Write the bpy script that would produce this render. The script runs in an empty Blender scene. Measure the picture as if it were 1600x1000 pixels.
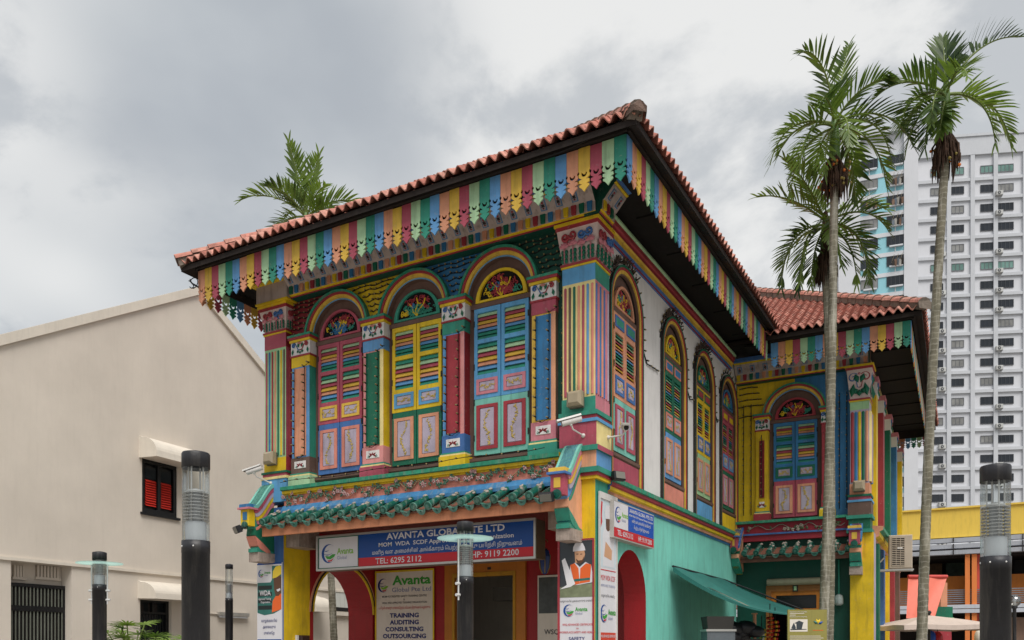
import bpy, math, random
from mathutils import Matrix, Vector
from mathutils.geometry import tessellate_polygon

# ------------------------------------------------------------------ camera, sky, sun, exposure
sc = bpy.context.scene
RAD = math.radians
CAM = (5.279, -11.95, 1.6); YAW = 29.5; FPX = 1310.0; HZ = 1010.0
cd = bpy.data.cameras.new('camera'); cam = bpy.data.objects.new('camera', cd)
sc.collection.objects.link(cam); sc.camera = cam
cam.location = CAM; cam.rotation_euler = (RAD(90), 0, RAD(YAW))
cd.sensor_width = 36; cd.lens = 36 * FPX / 1600; cd.shift_y = (HZ - 500) / 1600
cd.clip_start = .05; cd.clip_end = 3000

SUN_EL, SUN_AZ = 57.0, 134.0          # azimuth clockwise from +Y
w = bpy.data.worlds.new('World'); sc.world = w; w.use_nodes = True
nt = w.node_tree; N = nt.nodes; L = nt.links; N.clear()
def wn(t, **k):
    n = N.new(t)
    for a, b in k.items(): setattr(n, a, b)
    return n
out = wn('ShaderNodeOutputWorld'); bg = wn('ShaderNodeBackground')
sky = wn('ShaderNodeTexSky', sky_type='NISHITA', sun_disc=False)
sky.sun_elevation = RAD(SUN_EL); sky.sun_rotation = RAD(SUN_AZ); sky.air_density = 1.2; sky.dust_density = 2.0
tc = wn('ShaderNodeTexCoord'); sep = wn('ShaderNodeSeparateXYZ'); L.new(tc.outputs['Generated'], sep.inputs[0])
def mth(op, a, b=None, clamp=False):
    n = wn('ShaderNodeMath', operation=op, use_clamp=clamp)
    for i, x in enumerate((a, b)):
        if x is None: continue
        if isinstance(x, (int, float)): n.inputs[i].default_value = x
        else: L.new(x, n.inputs[i])
    return n.outputs[0]
zz = mth('ADD', mth('MAXIMUM', sep.outputs[2], 0.0), .38)
comb = wn('ShaderNodeCombineXYZ')
L.new(mth('DIVIDE', sep.outputs[0], zz), comb.inputs[0]); L.new(mth('DIVIDE', sep.outputs[1], zz), comb.inputs[1])
def noise(scale, det, rough, off, dist=0.0):
    mp = wn('ShaderNodeMapping'); mp.inputs['Location'].default_value = off
    L.new(comb.outputs[0], mp.inputs[0])
    n = wn('ShaderNodeTexNoise'); n.inputs['Scale'].default_value = scale; n.inputs['Detail'].default_value = det
    n.inputs['Roughness'].default_value = rough; n.inputs['Distortion'].default_value = dist
    L.new(mp.outputs[0], n.inputs['Vector']); return n.outputs[0]
def mrange(x, a, b, c, d):
    n = wn('ShaderNodeMapRange', interpolation_type='SMOOTHSTEP')
    for i, v in enumerate((a, b, c, d)): n.inputs[i + 1].default_value = v
    L.new(x, n.inputs[0]); return n.outputs[0]
big = mrange(noise(1.1, 3, .5, (22.98, 22.2, 0)), .40, .60, 0, 1)       # broad bright and grey banks
puff = mrange(noise(2.6, 8, .58, (27.06, 22.67, 0), .3), .45, .57, 0, 1)       # cumulus edges
soft = mrange(noise(4.2, 4, .5, (25.87, 21.16, 0), .15), .3, .7, 0, 1)          # thin streaks
def mixc(f, a, b):
    n = wn('ShaderNodeMix', data_type='RGBA')
    for s, x in (('A', a), ('B', b)):
        i = [q for q in n.inputs if q.name == s and q.type == 'RGBA'][0]
        if isinstance(x, tuple): i.default_value = x
        else: L.new(x, i)
    if isinstance(f, float): n.inputs[0].default_value = f
    else: L.new(f, n.inputs[0])
    return [o for o in n.outputs if o.type == 'RGBA'][0]
GREY = (.51, .545, .585, 1); PALE = (.61, .645, .675, 1); WHITE = (.97, .97, .955, 1)
c1 = mixc(soft, GREY, PALE)
c2 = mixc(mth('MULTIPLY', puff, .72), WHITE, GREY)
cl = mixc(big, c1, c2)
skys = wn('ShaderNodeVectorMath', operation='SCALE'); L.new(sky.outputs[0], skys.inputs[0]); skys.inputs['Scale'].default_value = .09
fin = mixc(.90, skys.outputs[0], cl)
L.new(fin, bg.inputs['Color']); bg.inputs['Strength'].default_value = .405
L.new(bg.outputs[0], out.inputs[0])

sl = bpy.data.lights.new('sun', 'SUN'); sl.energy = 1.5; sl.angle = RAD(38); sl.color = (1, .97, .93)
so = bpy.data.objects.new('sun', sl); sc.collection.objects.link(so); so.location = (8, -18, 30)
_a, _e = RAD(SUN_AZ), RAD(SUN_EL)
so.rotation_euler = Vector((math.sin(_a) * math.cos(_e), math.cos(_a) * math.cos(_e), math.sin(_e))).to_track_quat('Z', 'Y').to_euler()
sc.view_settings.view_transform = 'Standard'; sc.view_settings.look = 'None'
sc.view_settings.exposure = 1.20; sc.view_settings.gamma = 1; sc.view_settings.use_curve_mapping = False
sc.cycles.max_bounces = 7; sc.cycles.transparent_max_bounces = 12

# ------------------------------------------------------------------ helpers
rnd = random.Random(11)
def at(px, py, d):                    # pixel + camera depth -> world point
    a = (px - 800) / FPX; t = RAD(YAW); c, s = math.cos(t), math.sin(t)
    return Vector((CAM[0] + d * (a * c - s), CAM[1] + d * (a * s + c), CAM[2] + d * (HZ - py) / FPX))
def frame(x, y, deg, z=0): return Matrix.Translation((x, y, z)) @ Matrix.Rotation(RAD(deg), 4, 'Z')
def uv(M, px, py, off=0.0):           # pixel -> (u, z) on the facade plane local y = off
    Mi = M.inverted(); p = Mi @ Vector(CAM); q = Mi @ at(px, py, 10.0); r = q - p
    t = (off - p.y) / r.y; h = p + r * t; return h.x, h.z
def lin(h):
    h = h.lstrip('#'); o = []
    for i in (0, 2, 4):
        c = int(h[i:i + 2], 16) / 255
        o.append(c / 12.92 if c <= .04045 else ((c + .055) / 1.055) ** 2.4)
    return (*o, 1)
MATS = {}
def mat(name, hexcol, rough=.6, var=.14, streak=.12, bump=.12, metal=0.0, scale=2.2, spec=.35, dirt='3b342c', chip=0.0):
    if name in MATS: return MATS[name]
    m = bpy.data.materials.new(name); m.use_nodes = True; t = m.node_tree; n = t.nodes; l = t.links
    b = n['Principled BSDF']; col = lin(hexcol)
    geo = n.new('ShaderNodeNewGeometry')
    n1 = n.new('ShaderNodeTexNoise'); n1.inputs['Scale'].default_value = scale; n1.inputs['Detail'].default_value = 6; n1.inputs['Roughness'].default_value = .6
    l.new(geo.outputs['Position'], n1.inputs['Vector'])
    mr = n.new('ShaderNodeMapRange'); mr.inputs[1].default_value = .3; mr.inputs[2].default_value = .7
    mr.inputs[3].default_value = 1 - var; mr.inputs[4].default_value = 1 + var * .45
    l.new(n1.outputs[0], mr.inputs[0])
    mul = n.new('ShaderNodeVectorMath'); mul.operation = 'SCALE'; mul.inputs[0].default_value = col[:3]; l.new(mr.outputs[0], mul.inputs['Scale'])
    res = mul.outputs[0]
    if streak:
        mp = n.new('ShaderNodeMapping'); mp.inputs['Scale'].default_value = (7, 7, .8); l.new(geo.outputs['Position'], mp.inputs[0])
        n2 = n.new('ShaderNodeTexNoise'); n2.inputs['Scale'].default_value = 1.6; n2.inputs['Detail'].default_value = 8; n2.inputs['Roughness'].default_value = .65
        l.new(mp.outputs[0], n2.inputs['Vector'])
        m2 = n.new('ShaderNodeMapRange'); m2.inputs[1].default_value = .5; m2.inputs[2].default_value = .78; m2.inputs[3].default_value = 0; m2.inputs[4].default_value = streak * 2.4
        l.new(n2.outputs[0], m2.inputs[0])
        mx = n.new('ShaderNodeMix'); mx.data_type = 'RGBA'; l.new(m2.outputs[0], mx.inputs[0]); l.new(res, mx.inputs[6]); mx.inputs[7].default_value = lin(dirt)
        res = mx.outputs[2]
    if chip:      # flaked and faded spots in old paint
        n4 = n.new('ShaderNodeTexNoise'); n4.inputs['Scale'].default_value = 16; n4.inputs['Detail'].default_value = 9; n4.inputs['Roughness'].default_value = .72
        l.new(geo.outputs['Position'], n4.inputs['Vector'])
        m4 = n.new('ShaderNodeMapRange'); m4.inputs[1].default_value = .60; m4.inputs[2].default_value = .68; m4.inputs[4].default_value = chip; l.new(n4.outputs[0], m4.inputs[0])
        x4 = n.new('ShaderNodeMix'); x4.data_type = 'RGBA'; l.new(m4.outputs[0], x4.inputs[0]); l.new(res, x4.inputs[6]); x4.inputs[7].default_value = lin('a89d93'); res = x4.outputs[2]
    l.new(res, b.inputs['Base Color'])
    b.inputs['Roughness'].default_value = rough; b.inputs['Metallic'].default_value = metal; b.inputs['Specular IOR Level'].default_value = spec
    if bump:
        n3 = n.new('ShaderNodeTexNoise'); n3.inputs['Scale'].default_value = 38; n3.inputs['Detail'].default_value = 4
        l.new(geo.outputs['Position'], n3.inputs['Vector'])
        bp = n.new('ShaderNodeBump'); bp.inputs['Strength'].default_value = bump; bp.inputs['Distance'].default_value = .02
        l.new(n3.outputs[0], bp.inputs['Height']); l.new(bp.outputs[0], b.inputs['Normal'])
    MATS[name] = m; return m
# paints of the house
PAL = dict(orange='de9470', yellow='e0b43c', red='b34a5c', pale='a9cf9f', teal='2c8f78', blue='5c99d0',
           crimson='a8323c', dred='8e1f26', brown='6b5248', pink='e08f8a', peach='e6a078', gyellow='e4bc10', green='0f6b4e',
           mint='74bfae', lav='b4a6b8', cream='ecd68c', white='dcd5cc', sky='569fd2', dgreen='0e4c3d', salmon='dd8570', azure='2f78ad',
           dkblue='3f6fb0', rose='d07a86', dark_shade='2c2724', lime='9cc78f')
def mute(h, f=.10):
    c = [int(h[i:i + 2], 16) for i in (0, 2, 4)]; y = .3 * c[0] + .59 * c[1] + .11 * c[2]
    return ''.join('%02x' % round(v + (y - v) * f) for v in c)
def P(k): return mat('paint_' + k, mute(PAL[k]), rough=.58, var=.24, streak=.17, chip=.42)
def plain(name, hx, **k): return mat(name, hx, **k)
def leafmat(name, hx, trans=.35, hx2=None):
    if name in MATS: return MATS[name]
    m = bpy.data.materials.new(name); m.use_nodes = True; t = m.node_tree; n = t.nodes; l = t.links
    b = n['Principled BSDF']; o = n['Material Output']
    geo = n.new('ShaderNodeNewGeometry'); no = n.new('ShaderNodeTexNoise'); no.inputs['Scale'].default_value = 2.3; no.inputs['Detail'].default_value = 3
    l.new(geo.outputs['Position'], no.inputs['Vector'])
    oi = n.new('ShaderNodeObjectInfo'); ad = n.new('ShaderNodeMath'); ad.operation = 'MULTIPLY_ADD'
    l.new(oi.outputs['Random'], ad.inputs[0]); ad.inputs[1].default_value = .5; l.new(no.outputs[0], ad.inputs[2])
    mr = n.new('ShaderNodeMapRange'); mr.inputs[1].default_value = .4; mr.inputs[2].default_value = 1.05; l.new(ad.outputs[0], mr.inputs[0])
    mx = n.new('ShaderNodeMix'); mx.data_type = 'RGBA'; l.new(mr.outputs[0], mx.inputs[0]); mx.inputs[6].default_value = lin(hx); mx.inputs[7].default_value = lin(hx2 or hx)
    l.new(mx.outputs[2], b.inputs['Base Color']); b.inputs['Roughness'].default_value = .42; b.inputs['Specular IOR Level'].default_value = .5
    tr = n.new('ShaderNodeBsdfTranslucent'); l.new(mx.outputs[2], tr.inputs[0])
    ms = n.new('ShaderNodeMixShader'); ms.inputs[0].default_value = trans
    l.new(b.outputs[0], ms.inputs[1]); l.new(tr.outputs[0], ms.inputs[2]); l.new(ms.outputs[0], o.inputs[0])
    MATS[name] = m; return m
def glassmat(name, hx, rough=.03, fac=.88):
    if name in MATS: return MATS[name]
    m = bpy.data.materials.new(name); m.use_nodes = True; t = m.node_tree; n = t.nodes; l = t.links; n.remove(n['Principled BSDF'])
    tp = n.new('ShaderNodeBsdfTransparent'); tp.inputs[0].default_value = lin(hx)
    gl = n.new('ShaderNodeBsdfGlossy'); gl.inputs['Roughness'].default_value = rough
    fr = n.new('ShaderNodeFresnel'); fr.inputs[0].default_value = 1.45
    ad = n.new('ShaderNodeMath'); ad.operation = 'MULTIPLY_ADD'; l.new(fr.outputs[0], ad.inputs[0]); ad.inputs[1].default_value = .7; ad.inputs[2].default_value = 1 - fac - .08
    ms = n.new('ShaderNodeMixShader'); l.new(ad.outputs[0], ms.inputs[0]); l.new(tp.outputs[0], ms.inputs[1]); l.new(gl.outputs[0], ms.inputs[2])
    l.new(ms.outputs[0], n['Material Output'].inputs[0]); MATS[name] = m; return m

class MB:
    def __init__(s): s.v = []; s.f = []; s.m = []; s.sm = []
    def add(s, vs, fs, m=0, smooth=False):
        o = len(s.v); s.v += [tuple(v) for v in vs]; s.f += [tuple(i + o for i in f) for f in fs]
        s.m += [m] * len(fs); s.sm += [smooth] * len(fs)
    def box(s, x0, x1, y0, y1, z0, z1, m=0):
        s.add([(x0, y0, z0), (x1, y0, z0), (x1, y1, z0), (x0, y1, z0), (x0, y0, z1), (x1, y0, z1), (x1, y1, z1), (x0, y1, z1)],
              [(0, 3, 2, 1), (4, 5, 6, 7), (0, 1, 5, 4), (1, 2, 6, 5), (2, 3, 7, 6), (3, 0, 4, 7)], m)
    def cbox(s, x0, x1, y0, y1, z0, z1, mf, mr):   # front material, right-hand side material
        s.add([(x0, y0, z0), (x1, y0, z0), (x1, y1, z0), (x0, y1, z0), (x0, y0, z1), (x1, y0, z1), (x1, y1, z1), (x0, y1, z1)],
              [(0, 3, 2, 1), (4, 5, 6, 7), (0, 1, 5, 4), (2, 3, 7, 6), (3, 0, 4, 7)], mf)
        o = len(s.v) - 8; s.f.append((o + 1, o + 2, o + 6, o + 5)); s.m.append(mr); s.sm.append(False)
    def bev(s, x0, x1, y0, y1, z0, z1, b, m=0):    # box whose front face is bevelled (front = y0)
        s.add([(x0, y1, z0), (x1, y1, z0), (x1, y1, z1), (x0, y1, z1), (x0, y0 + b, z0), (x1, y0 + b, z0), (x1, y0 + b, z1), (x0, y0 + b, z1),
               (x0 + b, y0, z0 + b), (x1 - b, y0, z0 + b), (x1 - b, y0, z1 - b), (x0 + b, y0, z1 - b)],
              [(0, 1, 2, 3), (0, 4, 5, 1), (1, 5, 6, 2), (2, 6, 7, 3), (3, 7, 4, 0), (4, 8, 9, 5), (5, 9, 10, 6), (6, 10, 11, 7), (7, 11, 8, 4), (8, 11, 10, 9)], m)
    def plate(s, outer, holes=(), y0=0.0, y1=.02, m=0, me=None, mh=None):
        me = m if me is None else me; mh = me if mh is None else mh
        loops = [list(outer)] + [list(h) for h in holes]
        pts = [p for lp in loops for p in lp]
        tris = tessellate_polygon([[Vector((p[0], p[1], 0)) for p in lp] for lp in loops])
        n = len(pts); s.add([(p[0], y0, p[1]) for p in pts], [tuple(t) for t in tris], m)
        s.add([(p[0], y1, p[1]) for p in pts], [tuple(reversed(t)) for t in tris], me)
        for k, lp in enumerate(loops):
            c = len(lp); s.add([(p[0], y0, p[1]) for p in lp] + [(p[0], y1, p[1]) for p in lp],
                               [(i, (i + 1) % c, c + (i + 1) % c, c + i) for i in range(c)], mh if k else me)
    def prof(s, pts, x0, x1, ms=0, axis='x', caps=True):   # pts (y,z) swept along x, one material per segment
        n = len(pts); s_m = ms if isinstance(ms, (list, tuple)) else [ms] * (n - 1)
        a = [(x0, p[0], p[1]) for p in pts]; b = [(x1, p[0], p[1]) for p in pts]
        for i in range(n - 1): s.add([a[i], b[i], b[i + 1], a[i + 1]], [(0, 1, 2, 3)], s_m[i])
        if caps:
            s.add(a, [tuple(range(n))], s_m[0]); s.add(b, [tuple(reversed(range(n)))], s_m[0])
    def tube(s, pts, r, n=6, m=0, caps=True, smooth=True):
        pts = [Vector(p) for p in pts]; k = len(pts); rs = r if isinstance(r, (list, tuple)) else [r] * k
        vs = []; ref = None
        for i, p in enumerate(pts):
            d = (pts[min(i + 1, k - 1)] - pts[max(i - 1, 0)]); d = d.normalized() if d.length > 1e-9 else Vector((0, 0, 1))
            if ref is None: ref = Vector((0, 0, 1)) if abs(d.z) < .9 else Vector((1, 0, 0))
            a = (ref - d * ref.dot(d))
            a = a.normalized() if a.length > 1e-6 else d.orthogonal().normalized()
            ref = a; b = d.cross(a)
            for j in range(n):
                t = 2 * math.pi * j / n; vs.append(p + (a * math.cos(t) + b * math.sin(t)) * rs[i])
        fs = [(i * n + j, i * n + (j + 1) % n, (i + 1) * n + (j + 1) % n, (i + 1) * n + j) for i in range(k - 1) for j in range(n)]
        s.add(vs, fs, m, smooth)
        if caps:
            s.add(vs[:n], [tuple(reversed(range(n)))], m); s.add(vs[-n:], [tuple(range(n))], m)
    def lathe(s, pr, n=16, m=0, o=(0, 0, 0), smooth=True, ms=None):   # (r, z) profile
        vs = [(o[0] + r * math.cos(2 * math.pi * j / n), o[1] + r * math.sin(2 * math.pi * j / n), o[2] + z) for r, z in pr for j in range(n)]
        for i in range(len(pr) - 1):
            fs = [(i * n + j, i * n + (j + 1) % n, (i + 1) * n + (j + 1) % n, (i + 1) * n + j) for j in range(n)]
            base = len(s.v)
            if i == 0: s.v += vs; b0 = base
            s.f += [tuple(q + b0 for q in f) for f in fs]; s.m += [ms[i] if ms else m] * n; s.sm += [smooth] * n
    def ball(s, c, r, m=0, n=6, sq=(1, 1, 1)):
        pr = [(math.sin(math.pi * i / n) * r, -math.cos(math.pi * i / n) * r) for i in range(n + 1)]
        k = max(5, n); vs = [(c[0] + a * math.cos(2 * math.pi * j / k) * sq[0], c[1] + a * math.sin(2 * math.pi * j / k) * sq[1], c[2] + z * sq[2]) for a, z in pr for j in range(k)]
        s.add(vs, [(i * k + j, i * k + (j + 1) % k, (i + 1) * k + (j + 1) % k, (i + 1) * k + j) for i in range(n) for j in range(k)], m, True)
    def scroll(s, cx, cz, r, turns, sgn, y, tr, m, a0=0.0, n=22):
        pts = []
        for i in range(n + 1):
            t = i / n; a = a0 + sgn * turns * 2 * math.pi * t; q = r * (1 - .82 * t)
            pts.append((cx + q * math.cos(a), y, cz + q * math.sin(a)))
        s.tube(pts, [tr * (1 - .3 * i / n) for i in range(n + 1)], 5, m)
    def leaf(s, cx, cz, a, ln, wd, y, m):       # flat raised leaf pointing along angle a in the xz plane
        ca, sa = math.cos(a), math.sin(a)
        def q(u, v, yy): return (cx + u * ca - v * sa, yy, cz + u * sa + v * ca)
        s.add([q(0, 0, y), q(ln * .45, wd / 2, y), q(ln, 0, y), q(ln * .45, -wd / 2, y), q(ln * .45, 0, y - wd * .35)],
              [(0, 4, 1), (1, 4, 2), (2, 4, 3), (3, 4, 0)], m)
    def mesh(s, name, mats):
        me = bpy.data.meshes.new(name); me.from_pydata(s.v, [], s.f)
        for q in mats: me.materials.append(q)
        me.polygons.foreach_set('material_index', s.m); me.polygons.foreach_set('use_smooth', s.sm); me.update(); return me
    def build(s, name, mats, parent=None, M=None, **k):
        return obj(name, s.mesh(name, mats if isinstance(mats, (list, tuple)) else [mats]), parent, M, **k)
def obj(name, data, parent=None, M=None, label=None, cat=None, group=None, kind=None):
    o = bpy.data.objects.new(name, data); sc.collection.objects.link(o)
    if parent: o.parent = parent
    if M is not None: o.matrix_local = M
    for a, b in (('label', label), ('category', cat), ('group', group), ('kind', kind)):
        if b: o[a] = b
    return o
def thing(name, label, cat, loc=(0, 0, 0), group=None, M=None):
    o = obj(name, None, None, M if M is not None else Matrix.Translation(loc), label, cat, group); o.empty_display_size = .2; return o
def clone(o, parent=None, M=None):
    c = o.copy(); sc.collection.objects.link(c); c.parent = parent
    if M is not None: c.matrix_local = M
    for ch in o.children: clone(ch, c)
    return c
T = Matrix.Translation
def arc(cx, cz, r, a0, a1, n): return [(cx + r * math.cos(RAD(a0 + (a1 - a0) * i / n)), cz + r * math.sin(RAD(a0 + (a1 - a0) * i / n))) for i in range(n + 1)]
def rect(x0, x1, z0, z1): return [(x0, z0), (x1, z0), (x1, z1), (x0, z1)]
def text(s, size, M, parent, m, align='CENTER', bold=0.0, width=None, name='lettering', shear=0.0, space=1.0):
    cu = bpy.data.curves.new('t', 'FONT'); cu.body = s; cu.size = size; cu.align_x = align; cu.align_y = 'CENTER'
    cu.offset = bold * size; cu.fill_mode = 'FRONT'; cu.resolution_u = 2; cu.shear = shear; cu.space_character = space
    o = bpy.data.objects.new('t', cu); sc.collection.objects.link(o)
    dg = bpy.context.evaluated_depsgraph_get(); me = bpy.data.meshes.new_from_object(o.evaluated_get(dg)); bpy.data.objects.remove(o); bpy.data.curves.remove(cu)
    if not len(me.vertices): return None
    xs = [v.co.x for v in me.vertices]; k = width / max(1e-6, max(xs) - min(xs)) if width else 1
    mx = (max(xs) + min(xs)) / 2 if align == 'CENTER' else min(xs)
    for v in me.vertices: v.co = ((v.co.x - mx) * k, 0, v.co.y)
    me.materials.clear(); me.materials.append(m); me.name = name
    return obj(name, me, parent, M)
# ------------------------------------------------------------------ ground
pave = mat('paving', '8a857d', rough=.85, var=.2, streak=0, scale=1.1)
g = MB(); g.box(-300, 300, -120, 420, -.3, 0); g.build('ground', pave, kind='structure')
g = MB(); g.box(-9.5, 7, -14, 9, .002, .03); g.build('pavement', mat('granite_paving', 'a39d94', rough=.8, var=.15, streak=0, scale=4), kind='structure')

# ------------------------------------------------------------------ the painted house
house = thing('painted_house', 'two storey corner house painted in many bright colours with arched shutter windows', 'house')
FR = frame(0, 0, 0); SD = frame(-.05, 0, 90); WG = frame(-.05, 8.6, 1.3)
WALLBROWN = mat('window_brown', '6a5046', rough=.7, var=.2, streak=.15)
BLACK = mat('dark_void', '0c0b0b', rough=.9, var=.1, streak=0, bump=0)
GOLD = mat('gold_relief', 'c4a95a', rough=.5, var=.25, streak=0)
DARK_SHADE = P('dark_shade'); STONE = mat('bare_stone', 'a5958a', rough=.9, var=.3, streak=.2, bump=.4, scale=9)  # dark paint of small fittings, also the painted-in shade at side windows
WHITEP = mat('white_plaster', 'dedad7', rough=.75, var=.08, streak=.08, chip=.12)
MOSS = mat('green_weathered', '2d8a6c', rough=.6, var=.4, streak=.3, scale=9, dirt='8b8378')
SIX = ['orange', 'yellow', 'red', 'pale', 'teal', 'blue']
SLAT = ['teal', 'pale', 'red', 'yellow', 'orange', 'blue', 'teal']
slat_mesh = {}
def slatm(k, dark=False):
    if k not in slat_mesh:
        b = MB(); b.add([(-.5, -.016, -.034), (.5, -.016, -.034), (.5, .022, .034), (-.5, .022, .034), (-.5, -.004, -.040), (.5, -.004, -.040), (.5, .034, .028), (-.5, .034, .028)],
                        [(0, 1, 2, 3), (7, 6, 5, 4), (0, 4, 5, 1), (3, 2, 6, 7), (0, 3, 7, 4), (1, 5, 6, 2)])
        slat_mesh[k] = b.mesh('louvre_slat', [P(k)])
    return slat_mesh[k]
def relief(b, x0, x1, z0, z1, y, m, n, seed):
    r = random.Random(seed); xc = (x0 + x1) / 2
    pts = [(xc + (x1 - x0) * .18 * math.sin(6 * t / 10 + seed), y, z0 + (z1 - z0) * (.08 + .084 * t)) for t in range(11)] if z1 - z0 > x1 - x0 else \
          [(x0 + (x1 - x0) * (.08 + .084 * t), y, (z0 + z1) / 2 + (z1 - z0) * .15 * math.sin(t * .9 + seed)) for t in range(11)]
    b.tube(pts, .004, 4, m)
    for _ in range(n):
        p = pts[r.randrange(11)]; a = r.uniform(0, 6.28)
        b.leaf(p[0], p[2], a, r.uniform(.025, .055), r.uniform(.018, .032), y - .002, m)
def window(M, uc, zb, zt, wd, za, rin, rout, sch, seed, transom=False, legs=None, rings=('blue', 'yellow', 'crimson', 'green')):
    """arched shutter window, local y grows into the wall; sch = upper frame, lower frame, small border, big border, fan ring"""
    up, lo, sb, bb, fan = sch[:5]; r = random.Random(seed)
    b = MB(); h = wd / 2 + .1
    out = [(uc - rout + .02, zb - .14), (uc + rout - .02, zb - .14)] + arc(uc, za, rout - .02, 0, 180, 18)
    b.plate(out, (), .225, .27, 0)
    b.prof([(.16, zb - .13), (.13, zb - .10), (.13, zb - .045), (.225, zb - .03)], uc - rout + .03, uc + rout - .03, 0)
    b.box(uc - wd / 2 - .07, uc + wd / 2 + .07, .175, .225, zt + .012, zt + .09, 0)
    win = b.build('shutter_window', [WALLBROWN], house, M)
    zm = zb + (zt - zb) * .385
    lw = wd / 2 - .008
    for sgn in (-1, 1):
        x0 = uc - wd / 2 if sgn < 0 else uc + .008; x1 = x0 + lw; fr = .062
        ztt = zt - (.27 if transom else 0)
        p0 = zm + .10; p1 = zm + (.34 if transom else .30)
        l1 = p1 + .11; l2 = (ztt + l1) / 2 - .03
        groups = [(l1 - .02, ztt - .06)] if transom else [(l1, l2 - .0), (l2 + .07, ztt - .075)]
        b = MB(); hx0, hx1 = x0 + fr, x1 - fr
        holes = [rect(hx0, hx1, a, c) for a, c in groups]
        b.plate(rect(x0, x1, zm, zt), holes, .165, .205, 0)
        b.box(x0 + .01, x1 - .01, .206, .222, l1 - .02, ztt - .04, 2)
        b.plate(rect(x0, x1, zb, zm - .004), (), .168, .205, 1)
        ed = x0 if sgn < 0 else x1
        for hz_ in (zb + .25, zm - .1, zm + .5, zt - .3): b.box(ed - .012, ed + .012, .155, .17, hz_, hz_ + .1, 3)
        b.build('shutter_leaf', [P(up), P(lo), BLACK, DARK_SHADE], win)
        for gi, (a, c) in enumerate(groups):
            n = 12 if transom else 7; st = (c - a) / n
            for i in range(n):
                key = SLAT[(n - 1 - i + gi) % 7]
                tl = r.uniform(-.04, .04)
                obj('louvre_slat', slatm(key), win, T(((hx0 + hx1) / 2, .183, a + st * (i + .5))) @ Matrix.Rotation(tl, 4, 'X') @ Matrix.Diagonal((hx1 - hx0 - .006, 1, st / .073, 1)))
        if transom:
            q = MB(); q.bev(x0 + .05, x1 - .05, .150, .166, ztt + .03, zt - .05, .004, 0); q.bev(x0 + .085, x1 - .085, .146, .156, ztt + .065, zt - .085, .004, 1)
            q.build('panel', [P(sch[5]), P(sch[6])], win)
        for (za0, za1, bc, sd) in ((p0 - .03, p1 + .03, sb, 1), (zb + .09, zm - .11, bb, 2)):
            q = MB(); w2 = .045 if sd == 1 else .055
            q.plate(rect(hx0 - .012, hx1 + .012, za0, za1), [rect(hx0 + w2, hx1 - w2, za0 + w2, za1 - w2)], .150, .166, 0)
            q.bev(hx0 + w2 + .004, hx1 - w2 - .004, .153, .166, za0 + w2 + .004, za1 - w2 - .004, .012, 1)
            relief(q, hx0 + w2, hx1 - w2, za0 + w2, za1 - w2, .150, 2, 20 if sd == 1 else 48, seed + sd * 7 + sgn)
            q.build('panel', [P(bc), P('lav'), GOLD], win)
    # fanlight: ring, dark field and coloured scrollwork
    b = MB(); zf = zt + .10
    n = 18; oa = arc(uc, zf, rin, 0, 180, n); ia = arc(uc, zf + .035, rin - .075, 0, 180, n)
    b.plate(oa, [list(reversed(ia))], .165, .215, 0)
    b.plate(arc(uc, zf + .03, rin - .06, 0, 180, n), (), .205, .215, 1)
    sec = [2, 3, 4, 5, 2, 4]
    for i in range(120):
        a = r.uniform(8, 172); q = r.uniform(.07, rin - .115)
        cx, cz = uc + q * math.cos(RAD(a)), zf + .045 + q * math.sin(RAD(a)) * .95
        key = 3 if q > rin * .52 and 45 < a < 135 else sec[int(a / 30) % 6]
        if q < rin * .42: key = 2 + (seed % 4)
        b.scroll(cx, cz, r.uniform(.026, .045), r.uniform(.6, 1.0), r.choice((-1, 1)), .192 + r.uniform(-.008, .008), .0105, key, r.uniform(0, 6.28), 9)
    for a in (62, 96, 128):
        b.tube([(uc + k * .11 * (rin / .5) * math.cos(RAD(a + 14 * math.sin(k * 2))), .192, zf + .04 + k * .11 * (rin / .5) * math.sin(RAD(a))) for k in range(4)], .013, 5, 4)
    b.build('fanlight', [P(fan), BLACK, P('teal'), P('crimson'), P('gyellow'), P('azure')], win)
    # arch mouldings
    b = MB(); rr = [rout - .11, rout - .085, rout - .03, rout + .01, rout + .05]; yy = [.12, .07, .045, .02] if legs is None else [.145, .125, .11, .105]
    for k in range(4):
        if legs is None: o_, i_ = arc(uc, za, rr[k + 1], 0, 180, 26), arc(uc, za, rr[k], 180, 0, 26)
        else:
            o_ = [(uc + rr[k + 1], legs)] + arc(uc, za, rr[k + 1], 0, 180, 26) + [(uc - rr[k + 1], legs)]
            i_ = [(uc - rr[k], legs)] + arc(uc, za, rr[k], 180, 0, 26) + [(uc + rr[k], legs)]
        b.plate(o_ + i_, (), yy[k], .235 if legs is None else .19, k, 4 if legs is not None and k == 3 else (5 if k == 0 else k))  # with legs, the outer moulding's edges are coloured dark as painted-in shade
    b.build('arch_moulding', [P(rings[0]), P(rings[1]), P(rings[2]), MOSS if legs is None else P(rings[3]), DARK_SHADE, WALLBROWN], win)
    return win
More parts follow.
